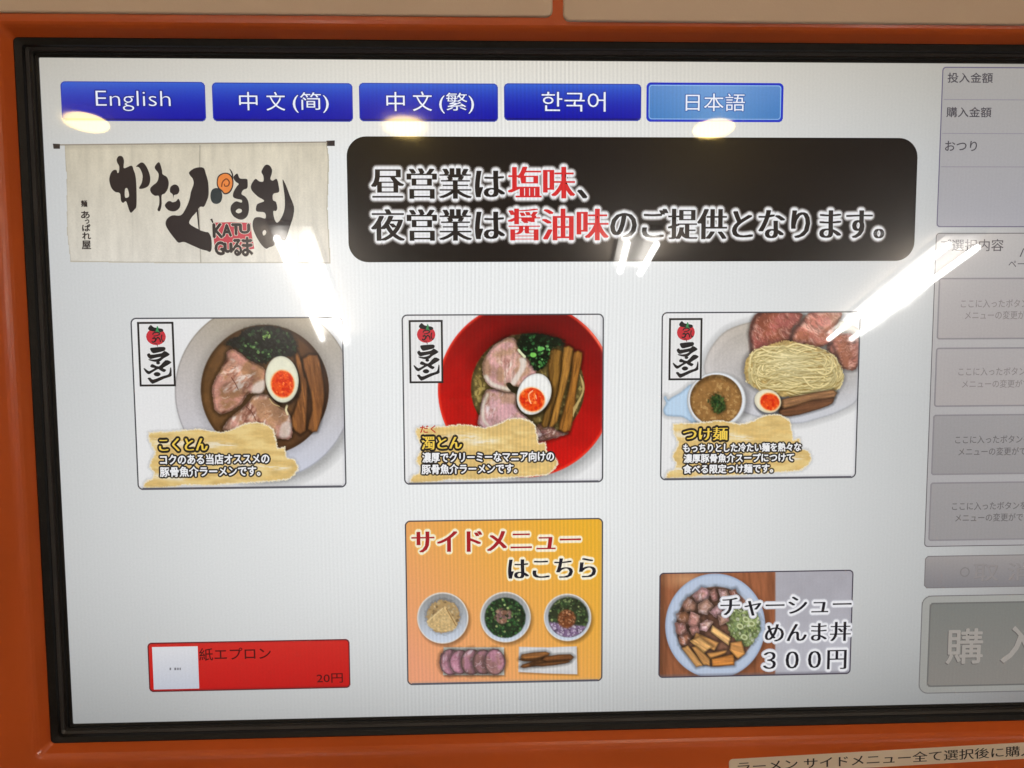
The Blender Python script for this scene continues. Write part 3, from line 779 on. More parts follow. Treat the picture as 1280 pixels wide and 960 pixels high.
# button: clear soup ramen in a white bowl
b = part('menu_button', screen, 'menu button with ramen in a white bowl')
c = tile_base(T1); zt = zoomer(240, 400, 6.4)
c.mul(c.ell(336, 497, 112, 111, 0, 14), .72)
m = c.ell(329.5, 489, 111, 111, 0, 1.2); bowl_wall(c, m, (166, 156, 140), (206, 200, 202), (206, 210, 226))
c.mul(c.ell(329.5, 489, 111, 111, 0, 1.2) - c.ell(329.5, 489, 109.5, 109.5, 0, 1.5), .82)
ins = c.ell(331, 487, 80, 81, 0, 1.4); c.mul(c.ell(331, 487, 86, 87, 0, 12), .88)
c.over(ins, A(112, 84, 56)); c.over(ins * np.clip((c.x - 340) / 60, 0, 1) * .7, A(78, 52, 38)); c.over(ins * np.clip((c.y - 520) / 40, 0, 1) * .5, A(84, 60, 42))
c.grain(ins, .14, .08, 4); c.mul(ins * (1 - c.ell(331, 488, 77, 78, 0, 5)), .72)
meat(c, zt([(500,605),(600,600),(700,690),(760,730),(800,810),(790,940),(700,945),(400,900),(250,880),(300,790),(430,680)]), (182, 142, 124), seed=3, rot=.5)
c.over(c.poly(zt([(720,830),(790,820),(780,930),(700,935)]), 3) * .7, A(206, 196, 188))
meat(c, zt([(330,235),(390,270),(470,330),(555,370),(590,420),(590,480),(560,580),(480,580),(440,600),(380,680),(260,750),(190,725),(170,640),(165,540),(200,450),(270,320),(280,260)]), (180, 138, 118), seed=7, rot=.9)
c.over(c.poly(zt([(490,520),(560,480),(588,500),(560,578),(480,580)]), 4) * .8, A(214, 206, 196))
c.over(c.line(zt([(315, 460), (345, 505), (370, 555)]), 1.), A(104, 66, 56)); c.over(c.line(zt([(430, 690), (480, 740), (510, 800)]), 1.), A(104, 66, 56))
for k, pt in enumerate(([(818,225),(880,340),(900,450),(925,530),(905,890),(825,885),(800,780),(870,560),(840,380)], [(885,310),(1000,280),(1040,430),(1060,600),(1040,740),(1000,890),(930,870),(960,720),(950,600),(920,470)])):
    bamboo(c, zt(pt), (128, 88, 56), 1.45, k * 3)
leaves(c, zt([(270,200),(300,155),(370,130),(430,75),(560,50),(700,65),(800,120),(840,200),(830,260),(790,290),(700,290),(640,310),(590,350),(540,345),(470,320),(400,260),(340,220)]),
       (46, 46, 42), [(48, 68, 46), (66, 92, 58), (36, 50, 38), (70, 88, 60), (44, 42, 38), (50, 46, 44)], 120, 3, (.8, 3.0))
c.chips(c.poly(zt([(560,90),(620,100),(620,165),(560,150)])), [(150, 186, 96), (120, 164, 80)], 7, 1.2, 2.4, 5)
c.chips(c.poly(zt([(400,170),(560,180),(650,230),(560,330),(500,300)])), [(118, 156, 88), (90, 132, 70)], 16, 1, 2.2, 6)
c.over(c.line(zt([(760, 685), (752, 720), (765, 755)]), 2.4), A(222, 210, 170)); c.over(c.line(zt([(620, 630), (650, 670), (700, 690)]), 1.0), A(200, 180, 130))
egg(c, 240 + 720 / 6.4, 400 + 475 / 6.4, 20.6, 29, -.10, 240 + 725 / 6.4, 400 + 512 / 6.4, 14, 16.5)
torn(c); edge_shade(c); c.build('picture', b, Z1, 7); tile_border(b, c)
logo(b, [(171, 402.6), (217, 402), (220, 483), (175, 483)])
captions(b, [('こくとん', (199.3, 547.4, 259.2, 564))], [('コクのある当店オススメの', (200.3, 567.7, 336.4, 580)), ('豚骨魚介ラーメンです。', (200.3, 583, 325.2, 595.2))])

# button: thick soup ramen in a red bowl
b = part('menu_button', screen, 'menu button with ramen in a red bowl')
c = tile_base(T2); zt = zoomer(570, 400, 6.0)
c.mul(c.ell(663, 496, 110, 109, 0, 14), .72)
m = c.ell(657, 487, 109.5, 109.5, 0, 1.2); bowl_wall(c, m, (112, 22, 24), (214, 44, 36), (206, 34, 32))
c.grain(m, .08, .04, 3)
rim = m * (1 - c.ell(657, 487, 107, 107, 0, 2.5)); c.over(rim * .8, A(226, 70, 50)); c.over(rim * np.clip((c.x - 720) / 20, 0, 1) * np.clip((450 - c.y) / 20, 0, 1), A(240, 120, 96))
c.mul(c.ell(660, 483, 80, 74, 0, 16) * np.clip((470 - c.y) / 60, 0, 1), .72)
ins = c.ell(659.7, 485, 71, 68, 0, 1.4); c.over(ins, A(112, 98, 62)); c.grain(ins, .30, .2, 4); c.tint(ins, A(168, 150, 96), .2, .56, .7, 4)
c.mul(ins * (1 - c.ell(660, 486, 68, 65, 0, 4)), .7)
meat(c, zt([(600,790),(700,780),(760,830),(840,850),(720,890),(620,910),(540,880)]), (140, 104, 96), seed=4)
meat(c, zt([(210,560),(250,520),(440,550),(450,650),(520,720),(600,800),(620,880),(200,820),(180,690),(190,620)]), (184, 150, 146), seed=15, fat=(214, 196, 196), rot=.2)
c.over(c.line(zt([(235, 560), (205, 640), (205, 740), (240, 790)]), 3.6, 3) * .7, A(208, 206, 190))
meat(c, zt([(215,290),(280,200),(370,140),(440,140),(480,210),(520,280),(580,340),(600,400),(540,430),(480,500),(430,495),(410,535),(340,530),(250,490),(210,430),(200,350)]), (186, 150, 140), seed=12, rot=.1, dark=(150, 104, 96))
c.over(c.poly(zt([(475,290),(520,280),(525,350),(480,430),(440,490),(412,465),(468,380),(482,330)]), 2.5) * .85, A(224, 214, 204))
c.over(c.line(zt([(225, 425), (270, 480), (340, 505), (395, 520)]), 5, 3) * .75, A(216, 212, 198))
c.over(c.poly(zt([(375,480),(405,470),(430,495),(470,505),(460,545),(410,530)])), A(52, 48, 34))
for k, pt in enumerate(([(700,220),(795,230),(800,300),(780,470),(740,640),(690,800),(640,785),(680,640),(700,500),(690,330)], [(810,205),(880,215),(870,320),(830,480),(790,620),(760,760),(700,800),(760,560),(790,400)], [(885,240),(945,245),(935,350),(910,470),(890,650),(855,830),(770,820),(800,700),(850,500),(870,350)])):
    bamboo(c, zt(pt), ((122, 92, 50), (146, 108, 60), (140, 98, 52))[k], 1.75, k * 5)
for k in range(9): c.over(c.line(zt([(930 + k * 3, 410 + k * 12), (962 - k * 2, 500 + k * 8), (925 - k * 5, 590 + k * 13), (880, 660 + k * 8)]), 1.1) * .8 * ins, A(186, 164, 112))
for k in range(6): c.over(c.line(zt([(150 + k * 9, 420 + k * 20), (190, 470 + k * 14), (170, 560)]), 1.) * .7, A(170, 150, 90))
leaves(c, zt([(460,180),(480,120),(560,100),(680,110),(800,150),(805,185),(720,210),(700,270),(690,310),(620,385),(570,350),(540,290),(480,250)]),
       (22, 36, 26), [(28, 60, 34), (40, 88, 48), (18, 34, 24), (58, 120, 62)], 110, 9)
c.chips(c.poly(zt([(540,230),(690,190),(700,270),(620,370),(560,330)])), [(84, 158, 76), (58, 130, 62), (120, 186, 100)], 26, 1, 2.6, 15)
c.over(c.line(zt([(470, 225), (490, 250), (515, 275)]), 3), A(214, 220, 180)); c.over(c.ell(570 + 580 / 6, 400 + 262 / 6, 4, 3), A(126, 190, 96)); c.over(c.ell(570 + 632 / 6, 400 + 218 / 6, 3.6, 2.6), A(110, 178, 96))
egg(c, 570 + 586 / 6, 400 + 556 / 6, 20.5, 26.5, .42, 570 + 570 / 6, 400 + 597 / 6, 15.5, 14.2, (238, 238, 234))
c.over(c.line(zt([(575, 530), (548, 555), (548, 590), (562, 625)]), 1.3), A(250, 200, 160)); c.over(c.line(zt([(598, 565), (603, 590)]), 1.1), A(250, 200, 160))
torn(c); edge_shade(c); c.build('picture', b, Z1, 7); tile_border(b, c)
logo(b, [(510.7, 400), (553.7, 400), (554, 479), (512, 479)])
captions(b, [('濁とん', (527.4, 545, 577, 561.8))], [('濃厚でクリーミーなマニア向けの', (528.2, 565, 692.2, 577.2)), ('豚骨魚介ラーメンです。', (527.4, 580, 646.2, 591.8))],
         [('だく', (525.2, 531.7, 544.5, 541), (186, 48, 44))])

# button: dipping noodles
b = part('menu_button', screen, 'menu button with dipping noodles on a pale plate')
c = tile_base(T3); zt = zoomer(820, 380, 4.923)
pl_ = [(300,420),(305,340),(350,250),(440,160),(600,105),(800,70),(1100,90),(1300,200),(1320,400),(1240,590),(1120,665),(1000,705),(870,735),(700,715),(500,650),(360,560)]
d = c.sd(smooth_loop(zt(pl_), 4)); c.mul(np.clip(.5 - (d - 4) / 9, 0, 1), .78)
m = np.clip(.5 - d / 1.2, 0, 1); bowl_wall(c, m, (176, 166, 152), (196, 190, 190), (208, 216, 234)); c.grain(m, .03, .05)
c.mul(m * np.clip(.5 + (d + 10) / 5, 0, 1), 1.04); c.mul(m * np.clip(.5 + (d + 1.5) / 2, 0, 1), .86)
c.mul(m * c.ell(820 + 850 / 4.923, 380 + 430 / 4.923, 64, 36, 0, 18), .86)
MC = dict(fib=110, fat=(204, 158, 142), dark=(112, 70, 60))
meat(c, zt([(1060,230),(1100,190),(1240,190),(1252,330),(1230,400),(1150,395),(1110,330),(1060,290)]), (164, 108, 94), seed=2, rot=1.0, **MC)
meat(c, zt([(830,170),(900,100),(960,50),(1140,50),(1110,130),(1070,230),(1010,265),(900,285),(850,265),(825,220)]), (166, 106, 92), seed=6, rot=2.2, **MC)
meat(c, zt([(580,150),(600,90),(650,50),(880,50),(885,110),(840,150),(820,230),(760,250),(650,290),(600,300),(590,240),(575,190)]), (160, 98, 86), seed=9, rot=2.4, **MC)
for pt in ([(588,300),(582,190),(605,95),(640,62)], [(845,262),(832,200),(905,100)], [(1060,290),(1080,250),(1120,330)]): c.over(c.line(zt(pt), 4.5, 4) * .7, A(84, 56, 52))
nd = zt([(560,330),(650,270),(760,235),(830,228),(1000,270),(1100,330),(1150,430),(1140,490),(1090,540),(960,560),(780,570),(620,520),(550,450)])
dn = c.sd(smooth_loop(nd, 4)); c.mul(np.clip(.5 - (dn - 3) / 6, 0, 1), .7)
dn = dn + (fbm(c.x * .5, c.y * .5, 3) - .5) * 4
nm = np.clip(.5 - dn, 0, 1); c.over(nm, A(180, 156, 104)); c.grain(nm, .22, .35)
rs = np.random.RandomState(5); ncx, ncy = 855., 400.
for k in range(330):
    if rs.rand() < .62:      # long strands lying across
        y = rs.uniform(262, 548); x = rs.uniform(570, 930); L_ = rs.uniform(90, 230); bow = rs.uniform(-30, 24); sl = (y - 400) * -.05 + rs.uniform(-16, 22)
        pts = [(x, y), (x + L_ * .33, y + bow), (x + L_ * .66, y + bow * .7 + sl * .6 + rs.uniform(-8, 8)), (x + L_, y + sl)]
    else:                    # loops turning back at the two ends of the bundle
        e = rs.choice((-1, 1)); cx_ = ncx + e * rs.uniform(130, 215); cy_ = ncy + rs.uniform(-60, 70); R_ = rs.uniform(22, 88); a0 = rs.uniform(-1.5, 1.0) + (math.pi if e < 0 else 0); ln = rs.uniform(.8, 2.0)
        pts = [(cx_ + R_ * math.cos(a0 + ln * q) * 1.1, cy_ + R_ * 1.15 * math.sin(a0 + ln * q)) for q in (0, .33, .66, 1)]
    base = A(226, 211, 160) * rs.uniform(.80, 1.08)
    c.over(c.line(zt([(p[0] + 2, p[1] + 6) for p in pts]), 1.8, 1.4) * nm * .45, A(140, 122, 72))
    c.over(c.line(zt(pts), rs.uniform(1.2, 1.8), .9) * np.clip(.5 - (dn - 1.5), 0, 1) * .92, np.clip(base, 0, 250))
c.over(nm * np.exp(-((c.x - 985) / 26) ** 2 - ((c.y - 455) / 16) ** 2) * .25, A(250, 246, 214))
bamboo(c, zt([(780,600),(960,575),(1085,560),(1092,600),(1060,625),(950,662),(820,692),(755,672)]), (118, 84, 62), -.15, 3)
bamboo(c, zt([(765,590),(900,560),(1090,528),(1100,572),(960,592),(790,640),(765,620)]), (150, 114, 84), -.18, 6)
egg(c, 820 + 688 / 4.923, 380 + 598 / 4.923, 16.8, 14.4, .35, 820 + 700 / 4.923, 380 + 602 / 4.923, 11.6, 10.2, (234, 226, 200))
# small handled cup of dipping soup
hd = zt([(225,490),(150,545),(95,575),(75,590),(60,565),(48,580),(62,610),(45,650),(60,685),(110,692),(170,698),(230,735),(260,700),(250,560)])
d = c.sd(smooth_loop(hd, 3)); c.mul(np.clip(.5 - (d - 3) / 5, 0, 1), .8); m = np.clip(.5 - d / 1.1, 0, 1); c.over(m, A(186, 210, 232)); c.mul(m * np.clip(.5 + (d + 2) / 2.5, 0, 1), .82)
cx, cy = 820 + 372 / 4.923, 380 + 592 / 4.923
c.mul(c.ell(cx + 3, cy + 4, 39, 37, 0, 8), .72); c.over(c.ell(cx, cy, 36.8, 35.5, 0, 1.2), A(176, 176, 176)); c.over(c.ell(cx + .3, cy, 35.4, 34.2, 0, 1.6), A(226, 230, 234))
ins = c.ell(cx - .6, cy - .3, 32.6, 31.6, 0, 1.2); c.over(ins, A(150, 114, 72)); c.grain(ins, .12, .25, 4); c.tint(ins, A(180, 146, 98), .3, .6, .7, 3); c.mul(ins * (1 - c.ell(cx, cy + 2, 31, 29, 0, 5)), .7)
leaves(c, zt([(340,580),(380,550),(420,590),(425,640),(390,675),(350,650)]), (70, 82, 48), [(40, 84, 44), (30, 66, 36), (64, 110, 56)], 46, 21, (.6, 1.7))
c.chips(c.poly(zt([(305,590),(325,585),(325,605),(308,608)])), [(48, 84, 48)], 3, .7, 1.4, 4)
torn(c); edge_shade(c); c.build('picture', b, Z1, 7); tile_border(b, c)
logo(b, [(836.5, 397.9), (878, 397.3), (877.2, 474.5), (835.2, 476)])
captions(b, [('つけ麺', (854, 534, 909, 550.5))], [('もっちりとした冷たい麺を熱々な', (854, 554, 1001, 564.6)), ('濃厚豚骨魚介スープにつけて', (854.8, 567, 991.9, 577.6)), ('食べる限定つけ麺です。', (854, 580.4, 965.9, 591.2))])

# button: side menu on yellow
b = part('menu_button', screen, 'orange yellow side menu button with small bowls')
TS = [(505, 651), (754, 647), (753, 851), (510, 857)]
c = Canvas(TS, .8); t = np.clip(.5 + (c.u - .5) * .7 + (.5 - c.w) * .5, 0, 1)[..., None]
c.c = A(234, 160, 122) * (1 - t) + A(234, 176, 52) * t
zt = zoomer(520, 730, 5.565)
def zc(X, Y): return (520 + X / 5.565, 730 + Y / 5.565)
for k, (X, Y, r_) in enumerate(((186, 236, 32), (622, 230, 31.6), (1054, 232, 29.6))):
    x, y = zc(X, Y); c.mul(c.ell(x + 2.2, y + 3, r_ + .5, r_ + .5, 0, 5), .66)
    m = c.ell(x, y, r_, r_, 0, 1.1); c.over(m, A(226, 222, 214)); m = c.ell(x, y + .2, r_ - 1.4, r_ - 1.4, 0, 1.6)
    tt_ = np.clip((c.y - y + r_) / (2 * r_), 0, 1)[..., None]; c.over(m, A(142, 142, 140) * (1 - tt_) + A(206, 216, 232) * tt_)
x, y = zc(190, 226); d = np.sqrt((c.x - x) ** 2 + (c.y - y) ** 2) - 20.5 + (fbm(c.x * .5, c.y * .5, 3) - .5) * 5; m = np.clip(.5 - d, 0, 1)
c.mul(np.clip(.5 - (d - 2) / 4, 0, 1), .75); c.over(m, A(176, 146, 100)); c.chips(m, [(206, 178, 126), (150, 118, 72), (190, 160, 108)], 90, 1, 2.4, 31)
m = c.poly(zt([(185,165),(215,170),(285,285),(240,325),(140,325),(75,265)]), 1.5); c.over(m * .75, A(214, 184, 130)); c.grain(m, .2, .5); c.over(c.line(zt([(185, 170), (80, 262)]), 1.3), A(226, 200, 150)); c.over(c.line(zt([(212, 172), (278, 290)]), 1.3), A(150, 118, 74))
x, y = zc(620, 234); m = c.ell(x, y, 25.6, 25.2, 0, 2); c.over(m, A(36, 50, 34)); c.chips(m, [(30, 74, 38), (52, 106, 48), (24, 44, 28), (84, 132, 62), (40, 84, 40)], 230, .8, 2.2, 32); c.chips(m, [(168, 186, 104)], 14, .9, 1.6, 33)
x, y = zc(605, 222); m = c.ell(x, y, 11, 9.5, 0, 4); c.chips(m, [(158, 110, 84), (134, 88, 66), (176, 132, 108), (140, 96, 96)], 50, 1.6, 3, 34)
x, y = zc(1060, 230); m = c.ell(x, y, 25, 25, 0, 2); c.over(m, A(48, 56, 38)); c.chips(m, [(52, 84, 44), (84, 116, 58), (36, 52, 34), (140, 158, 92), (66, 92, 48)], 220, .8, 2.2, 35)
mm = m * np.clip((c.y - zc(0, 272)[1] - (c.x - x) * .12) / 3, 0, 1); c.over(mm, A(120, 96, 130)); c.chips(mm, [(196, 176, 206), (150, 120, 160), (214, 204, 220), (92, 70, 104)], 110, .8, 1.7, 36)
x, y = zc(1048, 242); m = c.ell(x, y, 11, 11.5, 0, 3); c.over(m, A(116, 64, 36)); c.chips(m, [(166, 98, 56), (140, 76, 40), (96, 52, 30), (190, 122, 76)], 70, .9, 1.9, 37)
pq = zt([(192,440),(612,440),(614,634),(188,634)]); c.mul(c.poly([(p[0] + 1.5, p[1] + 1.5) for p in pq], 3, False), .7); c.over(c.poly(pq, .9, False), A(214, 216, 206))
for k, X in enumerate((238, 305, 385, 468, 548)):
    pts = [(X + 74 * math.cos(a), 542 + (86 if k % 2 else 92) * math.sin(a)) for a in [2 * math.pi * q / 14 for q in range(14)]]
    m = meat(c, zt(pts), (172, 126, 136), seed=k * 7 + 1, fat=(206, 184, 192), dark=(128, 80, 92), rot=.3 * k, fib=14)
    d = c.sd(smooth_loop(zt(pts), 2)); c.over(m * np.clip(.5 + (d + 1.2) / 1.2, 0, 1) * .75, A(76, 66, 60))
pq = zt([(716,437),(915,441),(1118,433),(1122,628),(915,622),(712,612)]); c.mul(c.poly([(p[0] + 1.5, p[1] + 1.8) for p in pq], 3, False), .7); c.over(c.poly(pq, 1, False), A(208, 208, 210)); c.grain(c.poly(pq, 1, False), .05, .1); c.over(c.poly(zt([(740,455),(1095,455),(1098,600),(738,595)]), 4, False) * .6, A(222, 220, 216))
for k, pt in enumerate(([(735,515),(900,500),(905,535),(740,535)], [(735,490),(900,470),(920,500),(760,525)], [(740,560),(900,520),(905,550),(750,585)], [(900,505),(1075,490),(1080,530),(905,545)], [(800,560),(880,545),(1060,535),(1040,552),(880,572)])):
    bamboo(c, zt(pt), ((120, 76, 42), (140, 92, 52), (116, 74, 44), (112, 70, 40), (104, 66, 38))[k], -.1, k * 4)
edge_shade(c); x0, y0, x1, y1 = c.r
c.over(np.clip(1 - c.u / .012, 0, 1) * .5, A(200, 150, 110)); c.build('picture', b, Z1, 7); tile_border(b, c)
i = Ink()
text(i, 'サイドメニュー', (515.5, 662.5, 725, 689.5), (166, 32, 40), Z3, rings=[(3.8, (244, 206, 120)), (2.9, (246, 236, 210))], serif=1.5)
text(i, 'はこちら', (636, 697.5, 744, 722.5), (24, 26, 40), Z3 + 1.2e-4, rings=[(3.6, (244, 210, 130)), (2.7, (246, 238, 216))], serif=1.4)
i.build('caption', b)

# button: pork rice bowl
b = part('menu_button', screen, 'menu button with pork rice bowl on wooden table')
TR_ = [(825, 716), (1067, 712), (1063, 842), (822, 848)]
c = Canvas(TR_, .8); zt = zoomer(800, 690, 4.414)
wood = A(150, 92, 62) * np.ones(c.c.shape); c.c = wood
c.grain(np.ones(c.x.shape), .22, .10, 4, .25, 3.0, 1.5); c.over(c.ell(800 + 250 / 4.414, 690 + 150 / 4.414, 20, 9, 0, 16) * .6, A(226, 178, 132))
c.mul(np.clip(1 - c.u / .05, 0, 1), .7)
gx = 800 + 742 / 4.414; g = np.clip((c.x - gx) / 2, 0, 1); c.over(g, A(172, 170, 178)); c.over(g * np.clip((c.y - 740) / 80, 0, 1) * .6, A(196, 196, 206)); c.grain(g, .05, .04)
x, y = 800 + 415 / 4.414, 690 + 408 / 4.414
c.mul(c.ell(x + 2, y + 3, 64, 67, 0, 8), .75); m = c.ell(x, y, 62.5, 65.5, 0, 1.1); c.over(m, A(160, 176, 202)); c.over(c.ell(x, y, 60.5, 63.5, 0, 2.5), A(186, 199, 220))
m = c.ell(x + 1, y, 52.5, 53, 0, 3); c.over(m * .9, A(172, 184, 202)); 
fd = c.ell(x + .5, y + 1, 49.5, 50, 0, 2); c.over(fd, A(120, 84, 68)); c.grain(fd, .3, .2)
lr = zt([(500,320),(640,330),(660,430),(600,520),(520,480),(480,400)]); leaves(c, lr, (124, 138, 88), [(158, 176, 116), (124, 148, 90), (190, 198, 156), (92, 112, 66)], 90, 41, (1, 2.6))
for X, Y in ((585, 372), (552, 410), (575, 470), (615, 395)): c.over(c.ell(800 + X / 4.414, 690 + Y / 4.414, 4.6, 3.6, .5), A(196, 206, 156)); c.over(c.ell(800 + X / 4.414, 690 + Y / 4.414, 2.4, 1.8, .5), A(128, 136, 88))
rs = np.random.RandomState(8)
for k, pts in enumerate(([(290,240),(340,195),(390,215),(375,260),(310,285)], [(385,225),(415,195),(432,260),(400,280)], [(430,205),(480,208),(500,250),(450,270)],
        [(495,215),(530,205),(548,260),(505,265)], [(230,290),(265,245),(315,290),(300,322),(250,330)], [(320,290),(370,255),(405,300),(370,345),(325,335)], [(440,265),(500,270),(495,322),(450,312)],
        [(385,330),(430,290),(455,330),(420,365)], [(200,340),(250,328),(292,360),(280,410),(215,400)], [(280,330),(332,350),(325,410),(290,430),(265,390)], [(430,350),(485,340),(495,382),(440,405)],
        [(193,390),(250,395),(260,440),(225,470),(200,440)], [(330,395),(370,370),(405,385),(365,438),(330,430)], [(215,470),(265,440),(282,480),(240,522),(220,505)], [(270,420),(320,410),(328,447),(290,462)])):
    c_ = [(196, 152, 146), (176, 128, 116), (204, 164, 160), (164, 112, 92), (190, 140, 126)][k % 5]
    meat(c, zt(pts), c_, seed=k * 5, rot=k * .9, fat=(226, 204, 202), dark=(126, 84, 72), fib=7, sm=0)
for k, pt in enumerate(([(400,405),(500,470),(490,515),(390,440)], [(310,445),(435,500),(410,545),(290,490)], [(275,490),(330,465),(400,520),(350,560)], [(230,530),(265,515),(350,625),(310,635)], [(285,525),(310,520),(390,590),(385,625),(350,620)], [(370,560),(480,540),(470,560),(390,590)], [(395,590),(520,560),(520,625),(400,630)], [(500,500),(560,490),(580,560),(540,590),(495,540)])):
    bamboo(c, zt(pt), ((218, 170, 116), (208, 152, 92), (214, 164, 104), (212, 158, 98), (204, 148, 88), (186, 132, 78), (188, 122, 62), (200, 142, 84))[k], (.6, .4, .6, .9, .8, -.1, -.1, .3)[k], k * 3, 0)
edge_shade(c); c.over(np.clip((c.w - .96) / .04, 0, 1) * .5, A(60, 56, 66)); c.build('picture', b, Z1, 6)
i = Ink(); border(i, c.r, 6, 1.6, Z2, (72, 66, 80)); i.build('button_border', b)
i = Ink(); WH = (236, 236, 240)
def soft(s, bx, z, cols=((4.2, (200, 200, 208)), (3.0, WH))): text(i, s, bx, (26, 26, 36), z, rings=list(cols), serif=1.0)
soft('チャーシュー', (901, 745.5, 1063.5, 769), Z3); soft('めんま丼', (956.5, 777.5, 1062.5, 802), Z3 + 1e-4); soft('３００円', (954, 812.5, 1057, 837), Z3 + 2e-4)
i.build('caption', b)

# button: paper apron
b = part('menu_button', screen, 'small red paper apron button')
TA = [(184, 805), (438, 797), (437, 858), (187, 867)]
c = Canvas(TA, .9); t = c.w[..., None]; c.c = A(206, 44, 38) * (1 - t) + A(194, 26, 26) * t
c.over(np.clip((c.w - .93) / .07, 0, 1) * .8, A(130, 24, 28)); c.over(np.clip(1 - c.w / .06, 0, 1) * .6, A(150, 40, 44)); c.build('button_face', b, Z1, 6)
i = Ink(); border(i, c.r, 6, 1.5, Z2, (92, 34, 40)); i.build('button_border', b)
c = Canvas([(191, 809), (248, 807.5), (248.2, 860.5), (191.5, 862)], 3.); t = c.w[..., None]; c.c = A(222, 222, 226) * (1 - t) + A(196, 200, 212) * t; c.build('picture', b, Z2)
i = Ink()
text(i, '紙エプロン', (249, 809.5, 338.5, 825), (78, 18, 20), Z3, offset=.18); text(i, '20円', (396, 841.8, 428.5, 853.5), (78, 18, 20), Z3, offset=.12)
for x, w_ in ((212, 2), (218, 2.5), (221.5, 2), (224.5, 1.6)): i.poly(flat([(x, 834.5), (x + w_, 834.5), (x + w_, 837.5), (x, 837.5)]), Z3, (120, 120, 126))
i.build('caption', b)

# ------------------------------------------------------------------ right column
PR = 1350
def hpanel(name, label, q, rad, top, bot, bcol, bw=1.2, step=1.6):
    b_ = part(name, screen, label); c_ = Canvas(q, step); t_ = c_.w[..., None]; c_.c = A(*top) * (1 - t_) + A(*bot) * t_
    c_.build('panel_face', b_, Z1, rad, None); i_ = Ink(); border(i_, c_.r, rad, bw, Z2, bcol); i_.build('panel_border', b_)
    return b_, c_
GT = (72, 68, 76)
b, c = hpanel('amount_panel', 'panel listing amounts at the top right', [(1178, 83), (PR + 6, 85), (PR - 2, 284), (1170.5, 284)], 5, (176, 172, 168), (170, 169, 176), (104, 98, 124), 1.3)
x0, y0, x1, y1 = c.r; i = Ink()
for yy in (125, 167.3, 209):
    Y = P(1200, yy)[1]; i.poly([(x0 + 3 * PX, Y), (x1 - 3 * PX, Y), (x1 - 3 * PX, Y + .9 * PX), (x0 + 3 * PX, Y + .9 * PX)], Z2, (146, 142, 152))
i.build('divider', b)
i = Ink()
for s, bx in (('投入金額', (1184.5, 91, 1240.8, 103.6)), ('購入金額', (1183, 134, 1239, 146.6)), ('おつり', (1181.3, 176.3, 1221, 188.8))): text(i, s, bx, GT, Z3, offset=.15)
i.build('lettering', b)
b, c = hpanel('selection_panel', 'grey panel of empty selection slots', [(1170.5, 291), (PR - 2, 291), (PR - 18, 681), (1154.5, 683.5)], 5, (184, 180, 179), (174, 172, 174), (96, 92, 96), 1.1)
i = Ink(); text(i, 'ご選択内容', (1175, 299, 1254.2, 314), GT, Z3, offset=.1); text(i, '/', (1274.5, 310.5, 1280, 321), GT, Z3); text(i, 'ページ', (1260.5, 325, 1292, 334.5), GT, Z3)
i.build('lettering', b)
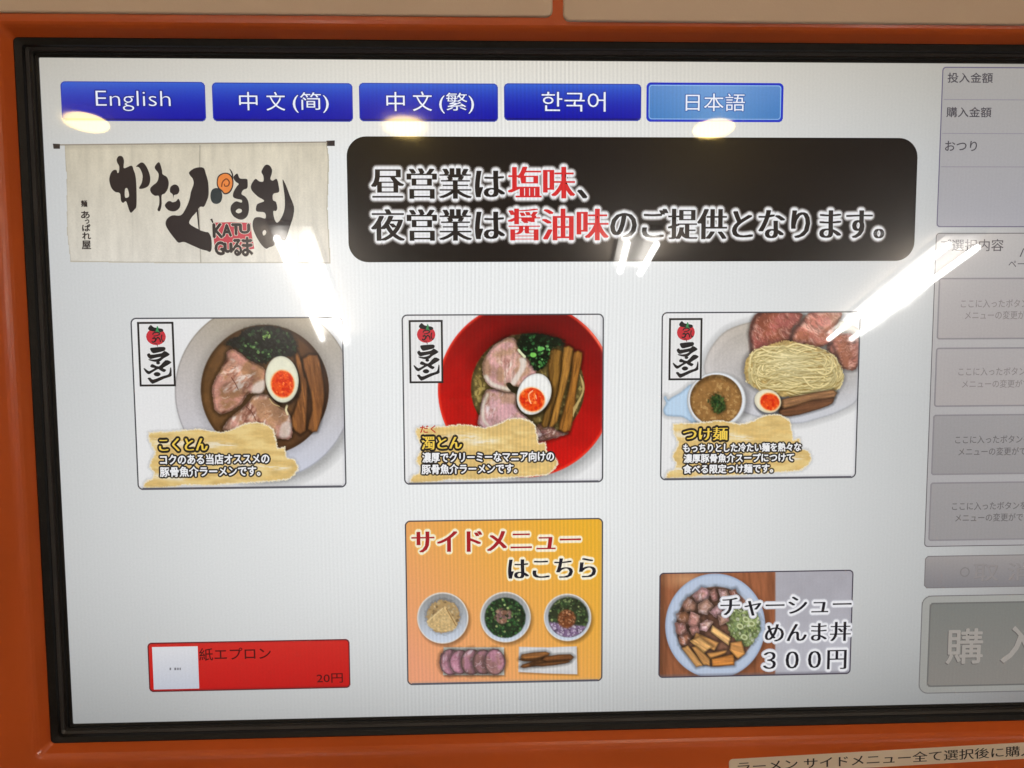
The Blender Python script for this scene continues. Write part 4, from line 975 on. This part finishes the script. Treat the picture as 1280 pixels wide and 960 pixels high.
for k, (yt, yb, xl, l1, l2) in enumerate(((347, 424, 1173, (1201, 374, 384.5), (1206, 388.5, 399)), (434, 508, 1169.5, (1198, 459, 469.3), (1202.5, 474.5, 484.5)), (517.5, 593, 1166, (1194, 544, 554), (1198, 559, 569)), (602, 675, 1162.5, (1190, 627, 637), (1194, 641.5, 651.5)))):
    r = rect_of([(xl + .5, yt), (PR - 8 - k * 4, yt), (PR - 12 - k * 4, yb), (xl - 2.5, yb)])
    s_ = Canvas(None, 2., rect=r); t = s_.w[..., None]; s_.c = (A(176, 171, 171) if k < 2 else A(160, 157, 158)) * (1 - t) + (A(175, 169, 168) if k < 2 else A(154, 151, 152)) * t
    o = s_.build('selection_slot', b, Z2, 4); o['label'] = ('topmost', 'second', 'third', 'lowest')[k] + ' empty selection slot'
    i = Ink(); border(i, r, 4, 2.0, Z3, (142, 138, 142)); i.build('slot_border', b)
    i = Ink(); col = (136, 130, 130) if k < 2 else (104, 100, 102)
    text(i, 'ここに入ったボタンを押すと', (l1[0], l1[1], l1[0] + 121, l1[2]), col, Z3 + 1e-5, offset=.06); text(i, 'メニューの変更ができます', (l2[0], l2[1], l2[0] + 113, l2[2]), col, Z3 + 1e-5, offset=.06)
    i.build('slot_lettering', b)
b, c = hpanel('cancel_button', 'flat grey disabled cancel button', [(1156.5, 695), (PR - 18, 692), (PR - 19, 732), (1154.5, 736)], 6, (160, 155, 154), (132, 130, 134), (122, 118, 120), 1.2)
i = Ink(); EM = (146, 141, 141); ED = (132, 128, 128)
text(i, '取 消', (1217, 704, 1290, 726), ED, Z3, offset=.2); text(i, '取 消', (1216.4, 703.4, 1289.4, 725.4), EM, Z3 + 1e-5, offset=.2)
th = [2 * math.pi * k / 24 for k in range(24)]; cx, cy, _ = P(1206, 715)
i.ring([(cx + 6.5 * PX * math.cos(a), cy + 6.5 * PX * math.sin(a)) for a in th], [(cx + 5 * PX * math.cos(a), cy + 5 * PX * math.sin(a)) for a in th], Z3, ED)
i.build('lettering', b)
b, c = hpanel('purchase_button', 'large grey disabled purchase button', [(1151.5, 745), (PR - 16, 741), (PR - 22, 862), (1148.5, 868.5)], 13, (166, 166, 162), (160, 160, 156), (120, 118, 120), 1.3)
r = rect_of([(1162, 754), (PR - 28, 750), (PR - 32, 854), (1158, 860)])
s_ = Canvas(None, 2., rect=r); t = s_.w[..., None]; s_.c = A(126, 128, 124) * (1 - t) + A(140, 136, 131) * t
s_.build('button_face', b, Z2, 6); i = Ink(); border(i, r, 6, 2.0, Z3, (112, 112, 110)); i.build('button_border', b)
i = Ink()
for dx, dz, col in ((-1.0, 0, (104, 100, 98)), (0, 1e-5, (166, 160, 154))):
    text(i, '購', (1183 + dx, 786 - dx, 1228 + dx, 829 - dx), col, Z4 + dz, offset=.7); text(i, '入', (1252 + dx, 783 - dx, 1300 + dx, 827 - dx), col, Z4 + dz, offset=1.2)
i.build('lettering', b)
